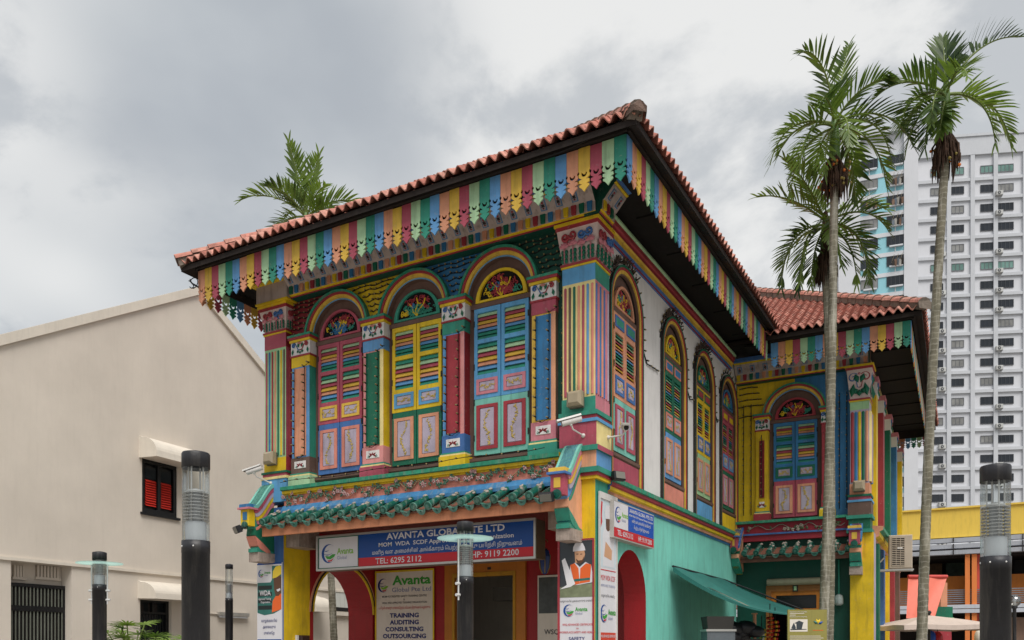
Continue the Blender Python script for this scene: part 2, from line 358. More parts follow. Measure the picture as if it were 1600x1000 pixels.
def cap_deco(b, x0, x1, z0, z1, y, ms, big=False):
    """scrolls and leaves on a capital; ms = red, blue, green, pink"""
    w_, h_ = x1 - x0, z1 - z0; xc = (x0 + x1) / 2
    if not big:
        b.scroll(x0 + w_ * .17, z1 - h_ * .25, h_ * .18, 1.3, 1, y - .006, .015, ms[1], .6); b.scroll(x1 - w_ * .17, z1 - h_ * .25, h_ * .18, 1.3, -1, y - .006, .015, ms[0], 2.5)
        b.tube([(x0 + w_ * .28, y, z1 - h_ * .2), (x0 + w_ * .40, y, z0 + h_ * .4), (xc, y, z0 + h_ * .38)], .009, 5, ms[1])
        b.tube([(x1 - w_ * .28, y, z1 - h_ * .2), (x1 - w_ * .40, y, z0 + h_ * .4), (xc, y, z0 + h_ * .38)], .009, 5, ms[0])
        for dx, dz, a, l_ in ((-.06, .55, 1.9, .42), (.06, .55, 1.2, .42), (-.42, .05, 1.4, .5), (.42, .05, 1.75, .5), (0, .3, -1.57, .25), (-.05, .3, 3.4, .28), (.05, .3, -.3, .28)):
            b.leaf(xc + dx * w_, z0 + dz * h_, a, l_ * h_, .24 * h_, y, ms[2])
        b.leaf(xc, z1 - h_ * .2, 1.57, h_ * .17, w_ * .3, y, ms[3])
    else:
        n = 3 if w_ < .6 else 4
        for i in range(2):
            cx = x0 + w_ * (.25 + .5 * i); c = ms[i]
            b.scroll(cx - w_ * .11, z1 - h_ * .2, h_ * .145, 1.35, -1, y - .03, .021, c, 0); b.scroll(cx + w_ * .11, z1 - h_ * .2 + .02, h_ * .145, 1.35, 1, y - .03, .021, c, 3.14)
            b.tube([(cx - w_ * .2, y - .01, z1 - h_ * .22), (cx, y - .015, z1 - h_ * .46), (cx + w_ * .2, y - .01, z1 - h_ * .2)], .02, 5, c)
        for i in range(n + 1):
            cx = x0 + w_ * (.1 + .8 * i / n)
            b.tube([(cx, y, z0), (cx, y - .01, z0 + h_ * .5)], .012, 5, ms[3])
            for a in (0.5, 1.05, 1.57, 2.1, 2.64): b.leaf(cx, z0 + h_ * (.46 + .05 * (i % 2)), a, h_ * .21, h_ * .13, y - .03, ms[3])
            for k in range(3):
                for s_ in (-1, 1): b.ball((cx + s_ * w_ * .055, y, z0 + h_ * (.07 + .14 * k)), h_ * .085, ms[2], 4, (.75, .6, .95))
def small_pilaster(M, x0, x1, sch, z0=4.64, ztop=7.56, yf=.03, yb=.235, sideleft=False):
    """sch: stripe left, panel, stripe right, side, band, block, plinth"""
    sl_, pn, sr, sd, bd, bl, pl = [P(k) for k in sch]
    zc = ztop - .40; zband = zc - .2; zblk = z0 + .58; zm = z0 + .28; w_ = x1 - x0
    b = MB(); y0 = yf + .02
    b.cbox(x0 + .02, x1 - .02, y0, yb, zblk, zband, 0, 1)
    core = b.build('pilaster', [sl_, sd], house, M)
    q = MB(); q.box(x0 + .1, x1 - .1, yf + .004, y0 + .004, zblk + .03, zband - .03, 0); q.box(x1 - .1, x1 - .022, y0 - .006, y0 + .003, zblk, zband, 1)
    for xx in (x0 + .115, x1 - .125): q.box(xx, xx + .012, yf - .006, yf + .008, zblk + .03, zband - .03, 2)
    q.build('panel', [pn, sr, pn], core)
    q = MB(); q.box(x0 + .015, x1 - .015, yf + .012, yb, zband + .001, zc, 0); q.build('band', [bd], core)
    q = MB(); q.cbox(x0 + .01, x1 - .01, yf + .005, yb, zm + .001, zblk - .001, 0, 1)
    q.bev(x0 + .1, x1 - .1, yf - .006, yf + .006, zm + .09, zblk - .07, .005, 2)
    xm, zq = (x0 + x1) / 2, (zm + zblk) / 2 + .01
    for a in (.35, 2.79, -.25, 3.39, 1.57): q.leaf(xm, zq - .01, a, .095 if a != 1.57 else .05, .034, yf - .008, 4)
    for s_ in (-1, 1): q.scroll(xm + s_ * .10, zq - .035, .022, 1.0, s_, yf - .008, .006, 3, 1.57); q.leaf(xm + s_ * .05, zq - .035, -1.57 + s_ * .9, .04, .02, yf - .008, 5)
    q.build('tablet', [bl, bl, WHITEP, P('teal'), P('dred'), DARK_SHADE], core)
    q = MB()
    q.box(x0 - .005, x1 + .005, yf - .005, yb, zm - .03, zm, 1); q.box(x0 - .018, x1 + .018, yf - .02, yb, zm - .06, zm - .031, 2); q.box(x0 - .03, x1 + .03, yf - .035, yb, z0, zm - .061, 0)
    q.build('base', [pl, P('teal'), P('cream')], core)
    q = MB(); q.box(x0 + .005, x1 - .005, yf + .008, yb, zc + .03, ztop - .12, 0); q.box(x0 - .005, x1 + .005, yf - .005, yb, zc, zc + .03, 1)
    q.box(x0 - .015, x1 + .015, yf - .02, yb, ztop - .12, ztop - .075, 2); q.box(x0 - .035, x1 + .035, yf - .04, yb, ztop - .075, ztop - .03, 1); q.box(x0 - .045, x1 + .045, yf - .05, yb, ztop - .03, ztop + .012, 6)
    cap_deco(q, x0 + .005, x1 - .005, zc + .03, ztop - .12, yf - .002, (1, 3, 4, 5))
    q.build('capital', [WHITEP, P('crimson'), P('gyellow'), P('dkblue'), P('green'), P('pink'), MOSS], core)
    return core
def corner_pilaster(M, w_, d_, fl_front, fl_side, body, band, bandr, zz, big=True, plinth=None, fw=.27):
    """x from -w to 0, front at y = 0, right side at x = 0; zz = base z, shaft z, band z, cap z, top"""
    zb, zs, zd, zc, zt = zz; b = MB()
    b.cbox(-w_, 0, 0, d_, zs, zd, 0, 1)
    core = b.build('corner_pilaster', [P(body[0]), P(body[1])], house, M)
    n = len(fl_front)
    def flute(u, r_, rot, m):
        q = MB(); k = 6
        pr = [(r_ * math.cos(math.pi * i / k), -r_ * .75 * math.sin(math.pi * i / k)) for i in range(k + 1)]
        za, ze = zs + .04, zd - .06
        vs = [(u + x, y, za) for x, y in pr] + [(u + x, y, ze) for x, y in pr]; c = k + 1
        q.add(vs, [(i, i + 1, c + i + 1, c + i) for i in range(k)], 0, True); q.add(vs[c:] + [(u, 0, ze + r_ * .9)], [(i, i + 1, c) for i in range(k)], 0, True)
        q.build('flute', [P(m)], core, rot)
    for i, m in enumerate(fl_front): flute(-w_ + w_ * (i + .62) / (n + .24), w_ / n * fw, T((0, 0, 0)), m)
    n2 = len(fl_side)
    for i, m in enumerate(fl_side): flute(d_ * (i + .62) / (n2 + .24), d_ / n2 * fw, Matrix.Rotation(RAD(90), 4, 'Z'), m)
    q = MB(); q.cbox(-w_ - .004, .004, -.004, d_, zd, zc, 0, 1); q.box(-w_ - .03, .03, -.03, d_, zc - .035, zc, 2); q.box(-w_ - .02, .02, -.02, d_, zc - .065, zc - .036, 3)
    q.build('band', [P(band), P(bandr), P('crimson'), P('gyellow')], core)
    q = MB(); hc = zt - zc
    q.add([(-w_, 0, zc), (0, 0, zc), (0, d_, zc), (-w_, d_, zc), (-w_ - .07, -.07, zt - .1), (.07, -.07, zt - .1), (.07, d_, zt - .1), (-w_ - .07, d_, zt - .1)],
          [(0, 1, 5, 4), (1, 2, 6, 5), (3, 0, 4, 7), (4, 5, 6, 7)], 0)
    q.box(-w_ - .085, .085, -.085, d_, zt - .1, zt - .045, 1); q.box(-w_ - .105, .105, -.105, d_, zt - .045, zt, 2)
    cap_deco(q, -w_, 0, zc + .01, zt - .12, -.045, (1, 3, 4, 5), big)
    q.build('capital', [mat('capital_ground', 'd6bfb8', var=.2), P('crimson'), P('gyellow'), P('dkblue'), P('green'), P('rose')], core)
    q = MB(); cap_deco(q, 0, d_, zc + .01, zt - .12, -.045, (0, 1, 2, 3), big)
    q.build('capital_ornament', [P('crimson'), P('dkblue'), P('green'), P('rose')], core, Matrix.Rotation(RAD(90), 4, 'Z'))
    if plinth:
        q = MB()
        for (a, c, off, m0, m1) in plinth:
            q.cbox(-w_ - off, off, -off, d_, a + .001, c, m0, m1)
        q.build('base', [P(k) for k in ('teal', 'rose', 'sky', 'red', 'cream', 'crimson', 'peach', 'blue', 'gyellow', 'green', 'brown', 'orange', 'salmon')], core)
    return core

# walls of the upper storey
b = MB(); b.box(-7.0, -.06, .27, .5, 4.2, 8.75); b.build('front_wall', [WALLBROWN], house, FR)
WC = [1.36, 3.87, 5.90, 7.86]
b = MB(); holes = []
for c in WC: holes.append([(c - .6, 4.62), (c + .6, 4.62)] + arc(c, 7.25, .6, 0, 180, 20))
b.plate(rect(.4, 8.62, 4.2, 8.75), holes, 0, .24, 0, mh=1); b.build('side_wall', [WHITEP, DARK_SHADE], house, SD)  # window reveals carry their jamb shade in the dark colour
b = MB(); b.box(-7.06, -6.9, .5, 2.9, 3.9, 8.75); b.box(-7.06, -6.9, 2.99, 8.6, 0, 8.75); b.box(-7.06, -6.9, 2.9, 2.99, 3.9, 8.75); b.box(-6.9, -.3, 8.5, 8.64, 0, 8.75); b.build('rear_wall', [WHITEP], house, FR)
# spandrels between the arches, each painted its own colour
CX = [-5.295, -3.525, -1.79]; ZA, RO = 7.48, .74
ends = [(-6.5, None, CX[0], 'dred'), (None, CX[0], CX[1], 'gyellow'), (None, CX[1], CX[2], 'azure'), (None, CX[2], -.5, 'dgreen')]
for i, (xl, ca, cb, colr) in enumerate(ends):
    lo_l = [(xl, 7.3)] if i == 0 else [(ca + RO, 7.3)] + arc(ca, ZA, RO, 0, 90, 10)
    lo_r = [(cb, 7.3)] if i == 3 else list(reversed(arc(cb, ZA, RO, 180, 90, 10))) + [(cb - RO, 7.3)]
    if i == 0: poly = [(xl, 7.3), (xl, 8.3), (cb, 8.3)] + list(reversed(arc(cb, ZA, RO, 180, 90, 10))) + [(cb - RO, 7.3)]
    elif i == 3: poly = [(ca + RO, 7.3)] + arc(ca, ZA, RO, 0, 90, 10) + [(ca, 8.3), (cb, 8.3), (cb, 7.3)]
    else: poly = lo_l + [(ca, 8.3), (cb, 8.3)] + lo_r
    b = MB(); b.plate(poly, (), .13, .26, 0); b.build('spandrel', [P(colr)], house, FR)
# strips behind pilasters down to the ledge
for (a, c, k) in ((-.69, -.56, 'dgreen'), (-6.5, -6.41, 'dred')):
    b = MB(); b.box(a - .02, c + .02, .14, .26, 4.64, 7.29); b.build('wall_strip', [P(k)], house, FR)
WIN = [window(FR, CX[0], 4.87, 7.33, 1.06, ZA, .5, .72, ('red', 'dkblue', 'yellow', 'salmon', 'red'), 3),
       window(FR, CX[1], 4.85, 7.33, 1.07, ZA, .5, .72, ('gyellow', 'green', 'sky', 'orange', 'teal'), 8),
       window(FR, CX[2], 4.84, 7.33, 1.05, ZA, .5, .72, ('sky', 'mint', 'rose', 'crimson', 'gyellow'), 13)]
SS = [('orange', 'mint', 'dkblue', 'red', 'orange', 'dkblue', 'teal'), ('green', 'blue', 'salmon', 'orange', 'gyellow', 'salmon', 'azure'),
      ('gyellow', 'lime', 'dkblue', 'orange', 'green', 'green', 'crimson'), ('red', 'green', 'blue', 'rose', 'azure', 'red', 'gyellow')]
FILL = ['red', 'salmon', 'sky', 'gyellow']
for i, c in enumerate(WC):
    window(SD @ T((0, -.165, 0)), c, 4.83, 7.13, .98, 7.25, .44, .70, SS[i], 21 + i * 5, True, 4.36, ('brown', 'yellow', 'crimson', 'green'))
    b = MB(); b.box(c - .58, c + .58, -.02, .12, 4.34, 4.70); b.build('sill_panel', [P(FILL[i])], house, SD)
small_pilaster(FR, -6.41, -5.92, ('blue', 'orange', 'blue', 'teal', 'gyellow', 'brown', 'pale'))
small_pilaster(FR, -4.65, -4.15, ('pink', 'green', 'cream', 'gyellow', 'blue', 'pink', 'red'))
small_pilaster(FR, -2.90, -2.42, ('blue', 'crimson', 'pink', 'dred', 'teal', 'dkblue', 'gyellow'))
small_pilaster(FR, -1.16, -.69, ('yellow', 'azure', 'peach', 'brown', 'red', 'rose', 'teal'))
#            0 teal 1 rose 2 sky 3 red 4 cream 5 crimson 6 peach 7 blue 8 gyellow 9 green 10 brown 11 orange
PLR = [(5.27, 5.49, .012, 0, 1), (5.20, 5.27, .05, 0, 0), (5.14, 5.20, .03, 5, 5), (5.09, 5.14, .06, 2, 2), (4.72, 5.09, .04, 3, 4), (4.64, 4.72, .075, 0, 3), (4.38, 4.64, .035, 6, 7)]
corner_pilaster(FR, .56, .55, ['red', 'brown', 'green', 'orange', 'red', 'blue', 'salmon'], ['dkblue', 'rose', 'azure', 'orange', 'dkblue', 'rose', 'lav'],
                ('cream', 'rose'), 'sky', 'teal', (4.38, 5.49, 7.30, 7.62, 8.24), True, PLR)
PLL = [(5.0, 5.27, .01, 8, 5), (4.96, 5.0, .05, 9, 9), (4.90, 4.96, .03, 3, 3), (4.85, 4.90, .06, 4, 4), (4.4, 4.85, .045, 2, 7)]
corner_pilaster(T((-6.5, 0, 0)), .56, .26, ['red', 'azure', 'crimson', 'orange', 'green', 'gyellow', 'brown'], ['dred'],
                ('lime', 'red'), 'red', 'dred', (4.4, 5.27, 7.40, 7.74, 8.24), True, PLL)
# cornice with coloured dentils and painted tiles
FRIEZE = mat('frieze_plaster', 'b3a29c', rough=.8, var=.25, streak=.3)
def cornice(M, x0, x1, z, side_lo, flip=1, first=0, dp=.135, tp=.27):
    b = MB()
    b.prof([(.2, z - .02), (-.06, z - .02), (-.06, z - .005), (-.075, z), (-.075, z + .025), (-.10, z + .03), (-.115, z + .17), (-.13, z + .17), (-.30, z + .36), (-.30, z + .375), (-.335, z + .385), (-.335, z + .41), (-.39, z + .42), (-.39, z + .5), (.2, z + .5)],
           x0, x1, [0, 1, 1, 2, 2, 3, 3, 3, 3, 2, 2, 4, 4, 3])
    c = b.build('cornice', [P('dgreen'), P('crimson'), P('gyellow'), FRIEZE, P('dkblue')], house, M)
    k = first; x = x0 + .07
    cols = ['green', 'azure', 'orange', 'gyellow', 'crimson']
    while x < x1 - .05:
        q = MB(); q.add([(-.045, 0, .105), (.045, 0, .105), (.032, 0, -.04), (-.032, 0, -.04), (-.045, -.035, .105), (.045, -.035, .105), (.032, -.04, -.04), (-.032, -.04, -.04)],
                        [(4, 7, 6, 5), (0, 4, 5, 1), (1, 5, 6, 2), (2, 6, 7, 3), (3, 7, 4, 0)], 0)
        key = 'dentil_' + cols[k % 5]
        me = bpy.data.meshes.get(key) or q.mesh(key, [P(cols[k % 5])])
        obj('dentil', me, c, T((x, -.102, z + .075))); x += dp; k += 1
    x = x0 + .12
    while x < x1 - .1:
        me = bpy.data.meshes.get('frieze_tile')
        if not me:
            q = MB(); q.bev(-.055, .055, -.012, .01, -.085, .085, .006, 0); q.bev(-.042, .042, -.017, -.01, -.072, .072, .004, 1)
            q.tube([(0, -.02, -.06), (0, -.02, .02)], .005, 4, 2); q.ball((0, -.018, .035), .018, 3, 4)
            for a in (.6, 2.5, 3.6, 5.8): q.leaf(0, -.01, a, .038, .022, -.019, 2)
            for a in (1.0, 2.1): q.leaf(0, -.06, a, .03, .02, -.019, 3)
            me = q.mesh('frieze_tile', [P('azure'), mat('tile_ground', '8f8a90', var=.2), DARK_SHADE, P('crimson')])
        obj('frieze_tile', me, c, T((x, -.215, z + .272)) @ Matrix.Rotation(RAD(42), 4, 'X')); x += tp
    return c
cornice(FR, -6.32, .05, 8.28, 0)
cornice(frame(.05, -.085, 90), 0.0, .5, 8.28, 0, first=3)
b = MB(); b.box(-7.16, -6.33, -.16, .3, 8.245, 8.275, 0); b.box(-7.14, -6.34, -.15, .3, 8.276, 8.6, 1); b.box(-7.22, -6.33, -.26, .3, 8.6, 8.66, 0)
b.build('cornice_block', [P('gyellow'), FRIEZE], house, FR)
b = MB(); b.prof([(.05, 8.16), (-.03, 8.16), (-.03, 8.20), (-.07, 8.22), (-.07, 8.30), (-.10, 8.32), (-.10, 8.38), (-.13, 8.40), (-.13, 8.47), (-.16, 8.49), (-.16, 8.52), (.05, 8.66)], .55, 8.0,
                 [0, 1, 0, 2, 2, 3, 3, 3, 4, 4, 3]); b.build('cornice', [P('dkblue'), P('crimson'), P('yellow'), P('crimson'), P('pale')], house, SD)
# ledges at first-floor level
b = MB(); b.prof([(.15, 4.50), (-.05, 4.50), (-.05, 4.515), (-.09, 4.53), (-.09, 4.58), (-.14, 4.59), (-.14, 4.655), (.15, 4.665)], -6.52, -.56, [0, 0, 0, 0, 1, 1, 1])
b.build('ledge', [P('gyellow'), MOSS], house, FR)
b = MB(); b.box(-6.52, -.56, -.03, .2, 4.30, 4.50, 0); b.prof([(-.02, 4.30), (-.06, 4.30), (-.12, 4.20), (-.12, 4.14), (-.02, 4.14)], -6.52, -.56, [1] * 4)
b.build('flower_band', [P('salmon'), mat('weathered_blue', '3c7aa8', var=.35, streak=.3, scale=5, dirt='8c9494')], house, FR)
b = MB(); b.box(-6.555, -6.22, .06, .62, 3.52, 3.88, 0); b.build('corbel', [STONE], house, FR)
b = MB(); b.box(-.92, -.635, .2, .7, 3.5, 3.88, 0); b.build('corbel', [STONE], house, FR)
b = MB(); b.prof([(.1, 4.0), (-.02, 4.0), (-.02, 4.045), (-.05, 4.05), (-.05, 4.10), (-.09, 4.12), (-.09, 4.17), (-.12, 4.19), (-.12, 4.24), (-.15, 4.25), (-.15, 4.32), (.1, 4.34)], .5, 8.45,
                 [0, 0, 1, 1, 2, 2, 3, 3, 4, 4, 4]); b.build('ledge', [P('azure'), P('orange'), P('gyellow'), P('crimson'), MOSS], house, SD)
b = MB(); b.box(-.66, .09, -.09, .6, 4.30, 4.38, 0); b.box(-.64, .065, -.065, .6, 4.25, 4.30, 1); b.box(-.625, .05, -.05, .6, 4.2, 4.25, 2); b.build('pillar_cornice', [P('teal'), P('crimson'), P('gyellow')], house, FR)
# plaster flower sprays
PETAL = mat('plaster_petal', 'b3938f', var=.4, streak=.3, scale=14); LEAFP = mat('plaster_leaf', '47705a', var=.5, streak=.3, scale=14); TWIG = mat('plaster_twig', 'ad946e', var=.4, scale=12)
def spray(M, x0, x1, z0, z1, y, seed, mats=None, dens=1.0):
    r = random.Random(seed); b = MB(); n = int((x1 - x0) / .09 * dens)
    pts = [(x0 + (x1 - x0) * i / 12, y - .015, z0 + (z1 - z0) * (.5 + .28 * math.sin(i * 1.1 + seed))) for i in range(13)]
    b.tube(pts, .009, 5, 2)
    for i in range(n):
        p = pts[r.randrange(13)]; cx, cz = p[0] + r.uniform(-.06, .06), min(z1 - .02, max(z0 + .02, p[2] + r.uniform(-.07, .07)))
        b.tube([p, (cx, y - .02, cz)], .005, 4, 2)
        if r.random() < .3:
            for k in range(5): b.leaf(cx, cz, k * 1.257 + r.random(), .048, .042, y - .045, 0)
            b.ball((cx, y - .045, cz), .012, 3, 4)
        else:
            for k in range(3): b.leaf(cx, cz, r.uniform(0, 6.28), r.uniform(.04, .075), .045, y - .032, 1)
    b.build('flower_relief', mats or [PETAL, LEAFP, TWIG, P('crimson')], house, M)
for i, (a, c) in enumerate(((-6.45, -6.1), (-6.02, -5.45), (-5.4, -4.45), (-4.35, -3.5), (-3.4, -2.75), (-2.65, -1.85), (-1.7, -.72))): spray(FR, a, c, 4.31, 4.55, -.045, i + 2, dens=3.6)
# ------------------------------------------------------------------ tiled canopies over the ground floor
GLAZE = mat('green_glaze', '10594a', rough=.3, var=.5, streak=.34, scale=7, dirt='9aa59a', spec=.5)
GLAZE2 = mat('green_glaze_pale', '4a7f72', rough=.4, var=.4, streak=.25, scale=11, dirt='a4a49c')
LICHEN = mat('weathered_mortar', 'aaa095', rough=.95, var=.4, streak=.3, bump=.6, scale=14)
BEAM = mat('terracotta_board', 'c4805c', rough=.6, var=.12, streak=.2)
def canopy(M, x0, x1, n, zt, y_back, y_front, drop, beam, blotch, seed, beam_m, wall_y=.0):
    """barrel tiles run down from (y_back, zt) to (y_front, zt - drop)"""
    r = random.Random(seed); b = MB()
    b.box(x0 - .1, x1 + .1, y_front + .1, y_front + .16, beam[0], beam[1], 0); b.box(x0 - .1, x1 + .1, y_front + .06, y_front + .18, beam[1], beam[1] + .03, 1)
    b.prof([(y_back, zt - .1), (y_front + .06, zt - drop - .055), (y_front + .06, zt - drop - .075), (y_back, zt - .13)], x0 - .08, x1 + .08, 1)
    c = b.build('canopy', [beam_m, mat('roof_batten', '7a5040', var=.2)], house, M)
    ln = math.hypot(y_back - y_front, drop); sl = math.atan2(drop, y_back - y_front); pitch = (x1 - x0) / n
    # shared pieces, local -Y points down the slope
    q = MB(); R_ = pitch * .20
    q.tube([(0, 0, 0), (0, -ln * .5, 0)], R_ * .92, 12, 0); q.tube([(0, -ln * .47, .004), (0, -ln, .004)], R_, 12, 0)
    q.tube([(0, -ln + .012, .004), (0, -ln - .012, .004)], R_ * 1.15, 14, 1)
    q.tube([(0, -ln - .011, .004), (0, -ln - .016, .004)], R_ * .92, 14, 0); q.tube([(0, -ln - .014, .004), (0, -ln - .024, .004)], R_ * .5, 10, 1)
    bt = q.mesh('barrel_tile', [GLAZE, GLAZE2])
    q = MB(); hw = pitch * .31; k = 8
    for i in range(4):
        ya, yb_ = -ln * (i / 4 - .02), -ln * ((i + 1) / 4) - .01
        vs = []
        for yy, dz in ((ya, -.052), (yb_, -.04)):
            for j in range(k + 1):
                t = -1 + 2 * j / k; vs.append((hw * t, yy, dz - .03 * (1 - t * t)))
        q.add(vs, [(j, j + 1, k + 2 + j, k + 1 + j) for j in range(k)], 0, True)
    lip = [(hw * t, -.035 - .035 * (1 - t * t) * 0 - .105 * (1 - abs(t) ** 2.8)) for t in [-1 + .25 * j for j in range(9)]]
    top = [(hw * t, -.03 - .03 * (1 - t * t)) for t in [1 - .25 * j for j in range(9)]]
    q.plate(lip + top, (), -ln - .03, -ln - .008, 1); q.scroll(0, -.085, .028, 1.1, 1, -ln - .033, .007, 0, 0, 10)
    dt = q.mesh('drip_tile', [GLAZE, GLAZE2])
    for i in range(n + 1):
        x = x0 + pitch * i; A = T((x, y_back, zt - .03)) @ Matrix.Rotation(sl, 4, 'X')
        obj('barrel_tile', bt, c, A @ Matrix.Rotation(r.uniform(-.03, .03), 4, 'Z') @ T((0, r.uniform(-.012, .012), 0)))
        if i < n: obj('drip_tile', dt, c, T((x + pitch / 2, y_back, zt - .03)) @ Matrix.Rotation(sl, 4, 'X') @ Matrix.Rotation(r.uniform(-.04, .04), 4, 'Y'))
        if blotch:
            q = MB()
            for _ in range(10): q.ball((r.uniform(-.04, .04), -r.uniform(-.02, ln * blotch), R_ * .85 + r.uniform(-.03, .004)), r.uniform(.022, .042), 0, 5, (1, 1.3, .6))
            q.build('mortar_patch', [LICHEN], c, A)
    return c
canopy(FR, -6.62, -.56, 19, 4.20, -.06, -.50, .23, (3.69, 3.85), .42, 5, BEAM)
# scrolled bracket walls at both ends of a canopy
def bracket(M, x0, x1, cols, zt=4.76, stone=True, field=('peach', 'teal'), endc=('yellow', 'dkblue', 'red')):
    """outline in (outward, z); coloured bands follow an S curve"""
    def S(k): # S curve offset inward by k
        pts = []
        for i in range(15):
            t = i / 14; yo = .02 + .54 * t; z = zt - .50 * (t * t * (3 - 2 * t)); pts.append((-yo + k * .30, z - k * .80))
        return pts
    b = MB(); core = None
    outline = S(0) + [(-.56, 4.20), (-.56, 3.95), (-.40, 3.72), (-.42, 3.52), (-.36, 3.46), (0, 3.36), (0, zt)]
    def slab(pts, a, c, m, bb):
        n = len(pts); bb.add([(a, p[0], p[1]) for p in pts] + [(c, p[0], p[1]) for p in pts], [(i, (i + 1) % n, n + (i + 1) % n, n + i) for i in range(n)], m)
        tr = tessellate_polygon([[Vector((p[0], p[1], 0)) for p in pts]])
        bb.add([(a, p[0], p[1]) for p in pts], [tuple(t) for t in tr], m); bb.add([(c, p[0], p[1]) for p in pts], [tuple(t) for t in tr], m)
    slab(outline, x0, x1, 0, b)
    br = b.build('scroll_bracket', [P(cols[0])], house, M)
    q = MB(); w_ = .085
    for k in range(len(cols) - 1):
        a, c = S(k * w_), S((k + 1) * w_ - .006); e = .012 + .006 * (len(cols) - k)
        slab(a + list(reversed(c)), x0 - e, x1 + e, k, q)
    q.build('scroll_band', [P(k) for k in cols[1:]], br)
    q = MB()
    q.box(x0 - .035, x1 + .035, -.66, -.48, 4.225, 4.29, 0); q.box(x0 - .055, x1 + .055, -.69, -.46, 4.19, 4.225, 1)
    q.box(x0 - .012, x1 + .012, -.64, -.5, 3.88, 4.19, 2); q.box(x0 + .045, x1 - .045, -.648, -.63, 3.99, 4.14, 0)
    q.tube([((x0 + x1) / 2, -.62, 3.89), ((x0 + x1) / 2, -.665, 3.89)], .075, 14, 3); q.tube([((x0 + x1) / 2, -.66, 3.89), ((x0 + x1) / 2, -.675, 3.89)], .045, 12, 3)
    q.build('bracket_end', [P(endc[0]), P(endc[1]), P(endc[2]), GLAZE], br)
    q = MB()
    lowS = [(-.02 - .46 * i / 10, 4.36 - .5 * ((i / 10) ** 2 * (3 - 2 * i / 10))) for i in range(11)]
    e = .016; slab(lowS + [(-.5, 3.72), (-.30, 3.50), (0, 3.42)], x0 - e, x1 + e, 0, q)
    e = .022; slab(lowS + [(p[0] + .01, p[1] - .05) for p in reversed(lowS)], x0 - e, x1 + e, 1, q)
    slab([(-.5, 3.70), (-.30, 3.58), (-.12, 3.45), (-.10, 3.36), (-.36, 3.46), (-.42, 3.52)], x0 - e, x1 + e, 1, q)
    q.build('bracket_field', [P(field[0]), P(field[1])], br)
    if stone:
        q = MB(); q.box(x0 - .03, x1 + .03, -.42, -.0, 3.22, 3.40, 1); q.box(x0 - .015, x1 + .015, -.45, -.01, 3.401, 3.47, 0); q.box(x0 - .01, x1 + .01, -.40, -.02, 3.471, 3.66, 0)
        q.build('corbel', [P('teal'), STONE], br)
    return br
bracket(FR, -.44, -.24, ['blue', 'mint', 'rose', 'yellow', 'lav'])
bracket(FR, -7.02, -6.82, ['teal', 'mint', 'red', 'lav', 'gyellow', 'rose'], field=('green', 'salmon'), endc=('azure', 'rose', 'gyellow'))
# ------------------------------------------------------------------ ground floor of the main block

b = MB(); b.cbox(-.63, .0, 0.0, .77, 0, 4.2, 0, 1); pil = b.build('pillar', [P('gyellow'), P('teal')], house, FR)
b = MB(); b.cbox(-7.25, -6.56, 0, .72, 0, 4.3, 0, 1); b.build('pillar', [P('dkblue'), P('gyellow')], house, FR)
MINT = mat('mint_plaster', '7bcbba', rough=.6, var=.14, streak=.13, scale=1.3, chip=.15)
REDW = mat('red_wall', '9c1f24', rough=.5, var=.12, streak=.08)
b = MB(); h = [[(.86, .02), (2.36, .02)] + arc(1.61, 2.45, .75, 0, 180, 20)]
h[0] = [(.86, .02), (2.36, .02)] + [(1.61 + .75 * math.cos(RAD(a)), 2.42 + .84 * math.sin(RAD(a))) for a in range(0, 181, 9)]
b.plate(rect(.775, 8.62, 0, 4.2), h, -.05 + .05, .42, 0, mh=1); b.build('side_wall', [MINT, REDW], house, SD)
b = MB(); hh = [(.82, .02), (2.70, .02)] + [(1.76 + .94 * math.cos(RAD(a)), 2.30 + .98 * math.sin(RAD(a))) for a in range(0, 181, 9)]
b.plate(rect(.72, 2.98, 0, 3.9), [hh], 0, .69, 0, mh=0)
M_ = frame(-6.56, 0, 90)
aw = b.build('arch_wall', [REDW], house, M_)
b = MB()
for k, c in enumerate((0, 1, 2)):
    ra, rb = .94 + .04 * k, .94 + .04 * (k + 1)
    def el(r): return [(1.76 + r * math.cos(RAD(a)), 2.30 + (r + .04) * math.sin(RAD(a))) for a in range(0, 181, 9)]
    b.plate(el(rb) + list(reversed(el(ra))), (), -.03 + .006 * k, 0.0, c)
b.build('arch_moulding', [P('gyellow'), DARK_SHADE, P('orange')], aw)
YB = 2.78; door = (-4.42, -2.92, 3.1)
b = MB(); b.plate(rect(-6.56, -.42, 0, 3.95), [rect(-4.45, -2.94, .02, 3.12)], YB, YB + .2, 0); b.build('veranda_wall', [REDW], house, FR)
b = MB(); b.box(-6.56, -.43, .05, YB, 3.9, 3.98); b.build('veranda_ceiling', [mat('ceiling_paint', '6e2a28', var=.1)], house, FR)
ORW = mat('orange_wood', 'b87024', rough=.5, var=.15, streak=.1)
b = MB(); b.plate([(-4.66, 0), (-4.40, 0), (-4.40, 3.06), (-3.0, 3.06), (-3.0, 0), (-2.72, 0), (-2.72, 3.32), (-4.66, 3.32)], (), YB - .05, YB + .1, 0)
b.plate([(-4.46, 0), (-4.40, 0), (-4.40, 3.03), (-3.0, 3.03), (-3.0, 0), (-2.94, 0), (-2.94, 3.12), (-4.46, 3.12)], (), YB - .07, YB - .05, 1)
dr = b.build('doorway', [ORW, mat('ochre_trim', 'b58420')], house, FR)
b = MB(); b.plate(rect(-3.6, -3.52, 3.17, 3.22), (), YB - .06, YB - .045, 0); b.build('number_plate', [DARK_SHADE], dr)
b = MB(); GREYROOM = mat('office_wall', 'b8b2a6', var=.1)
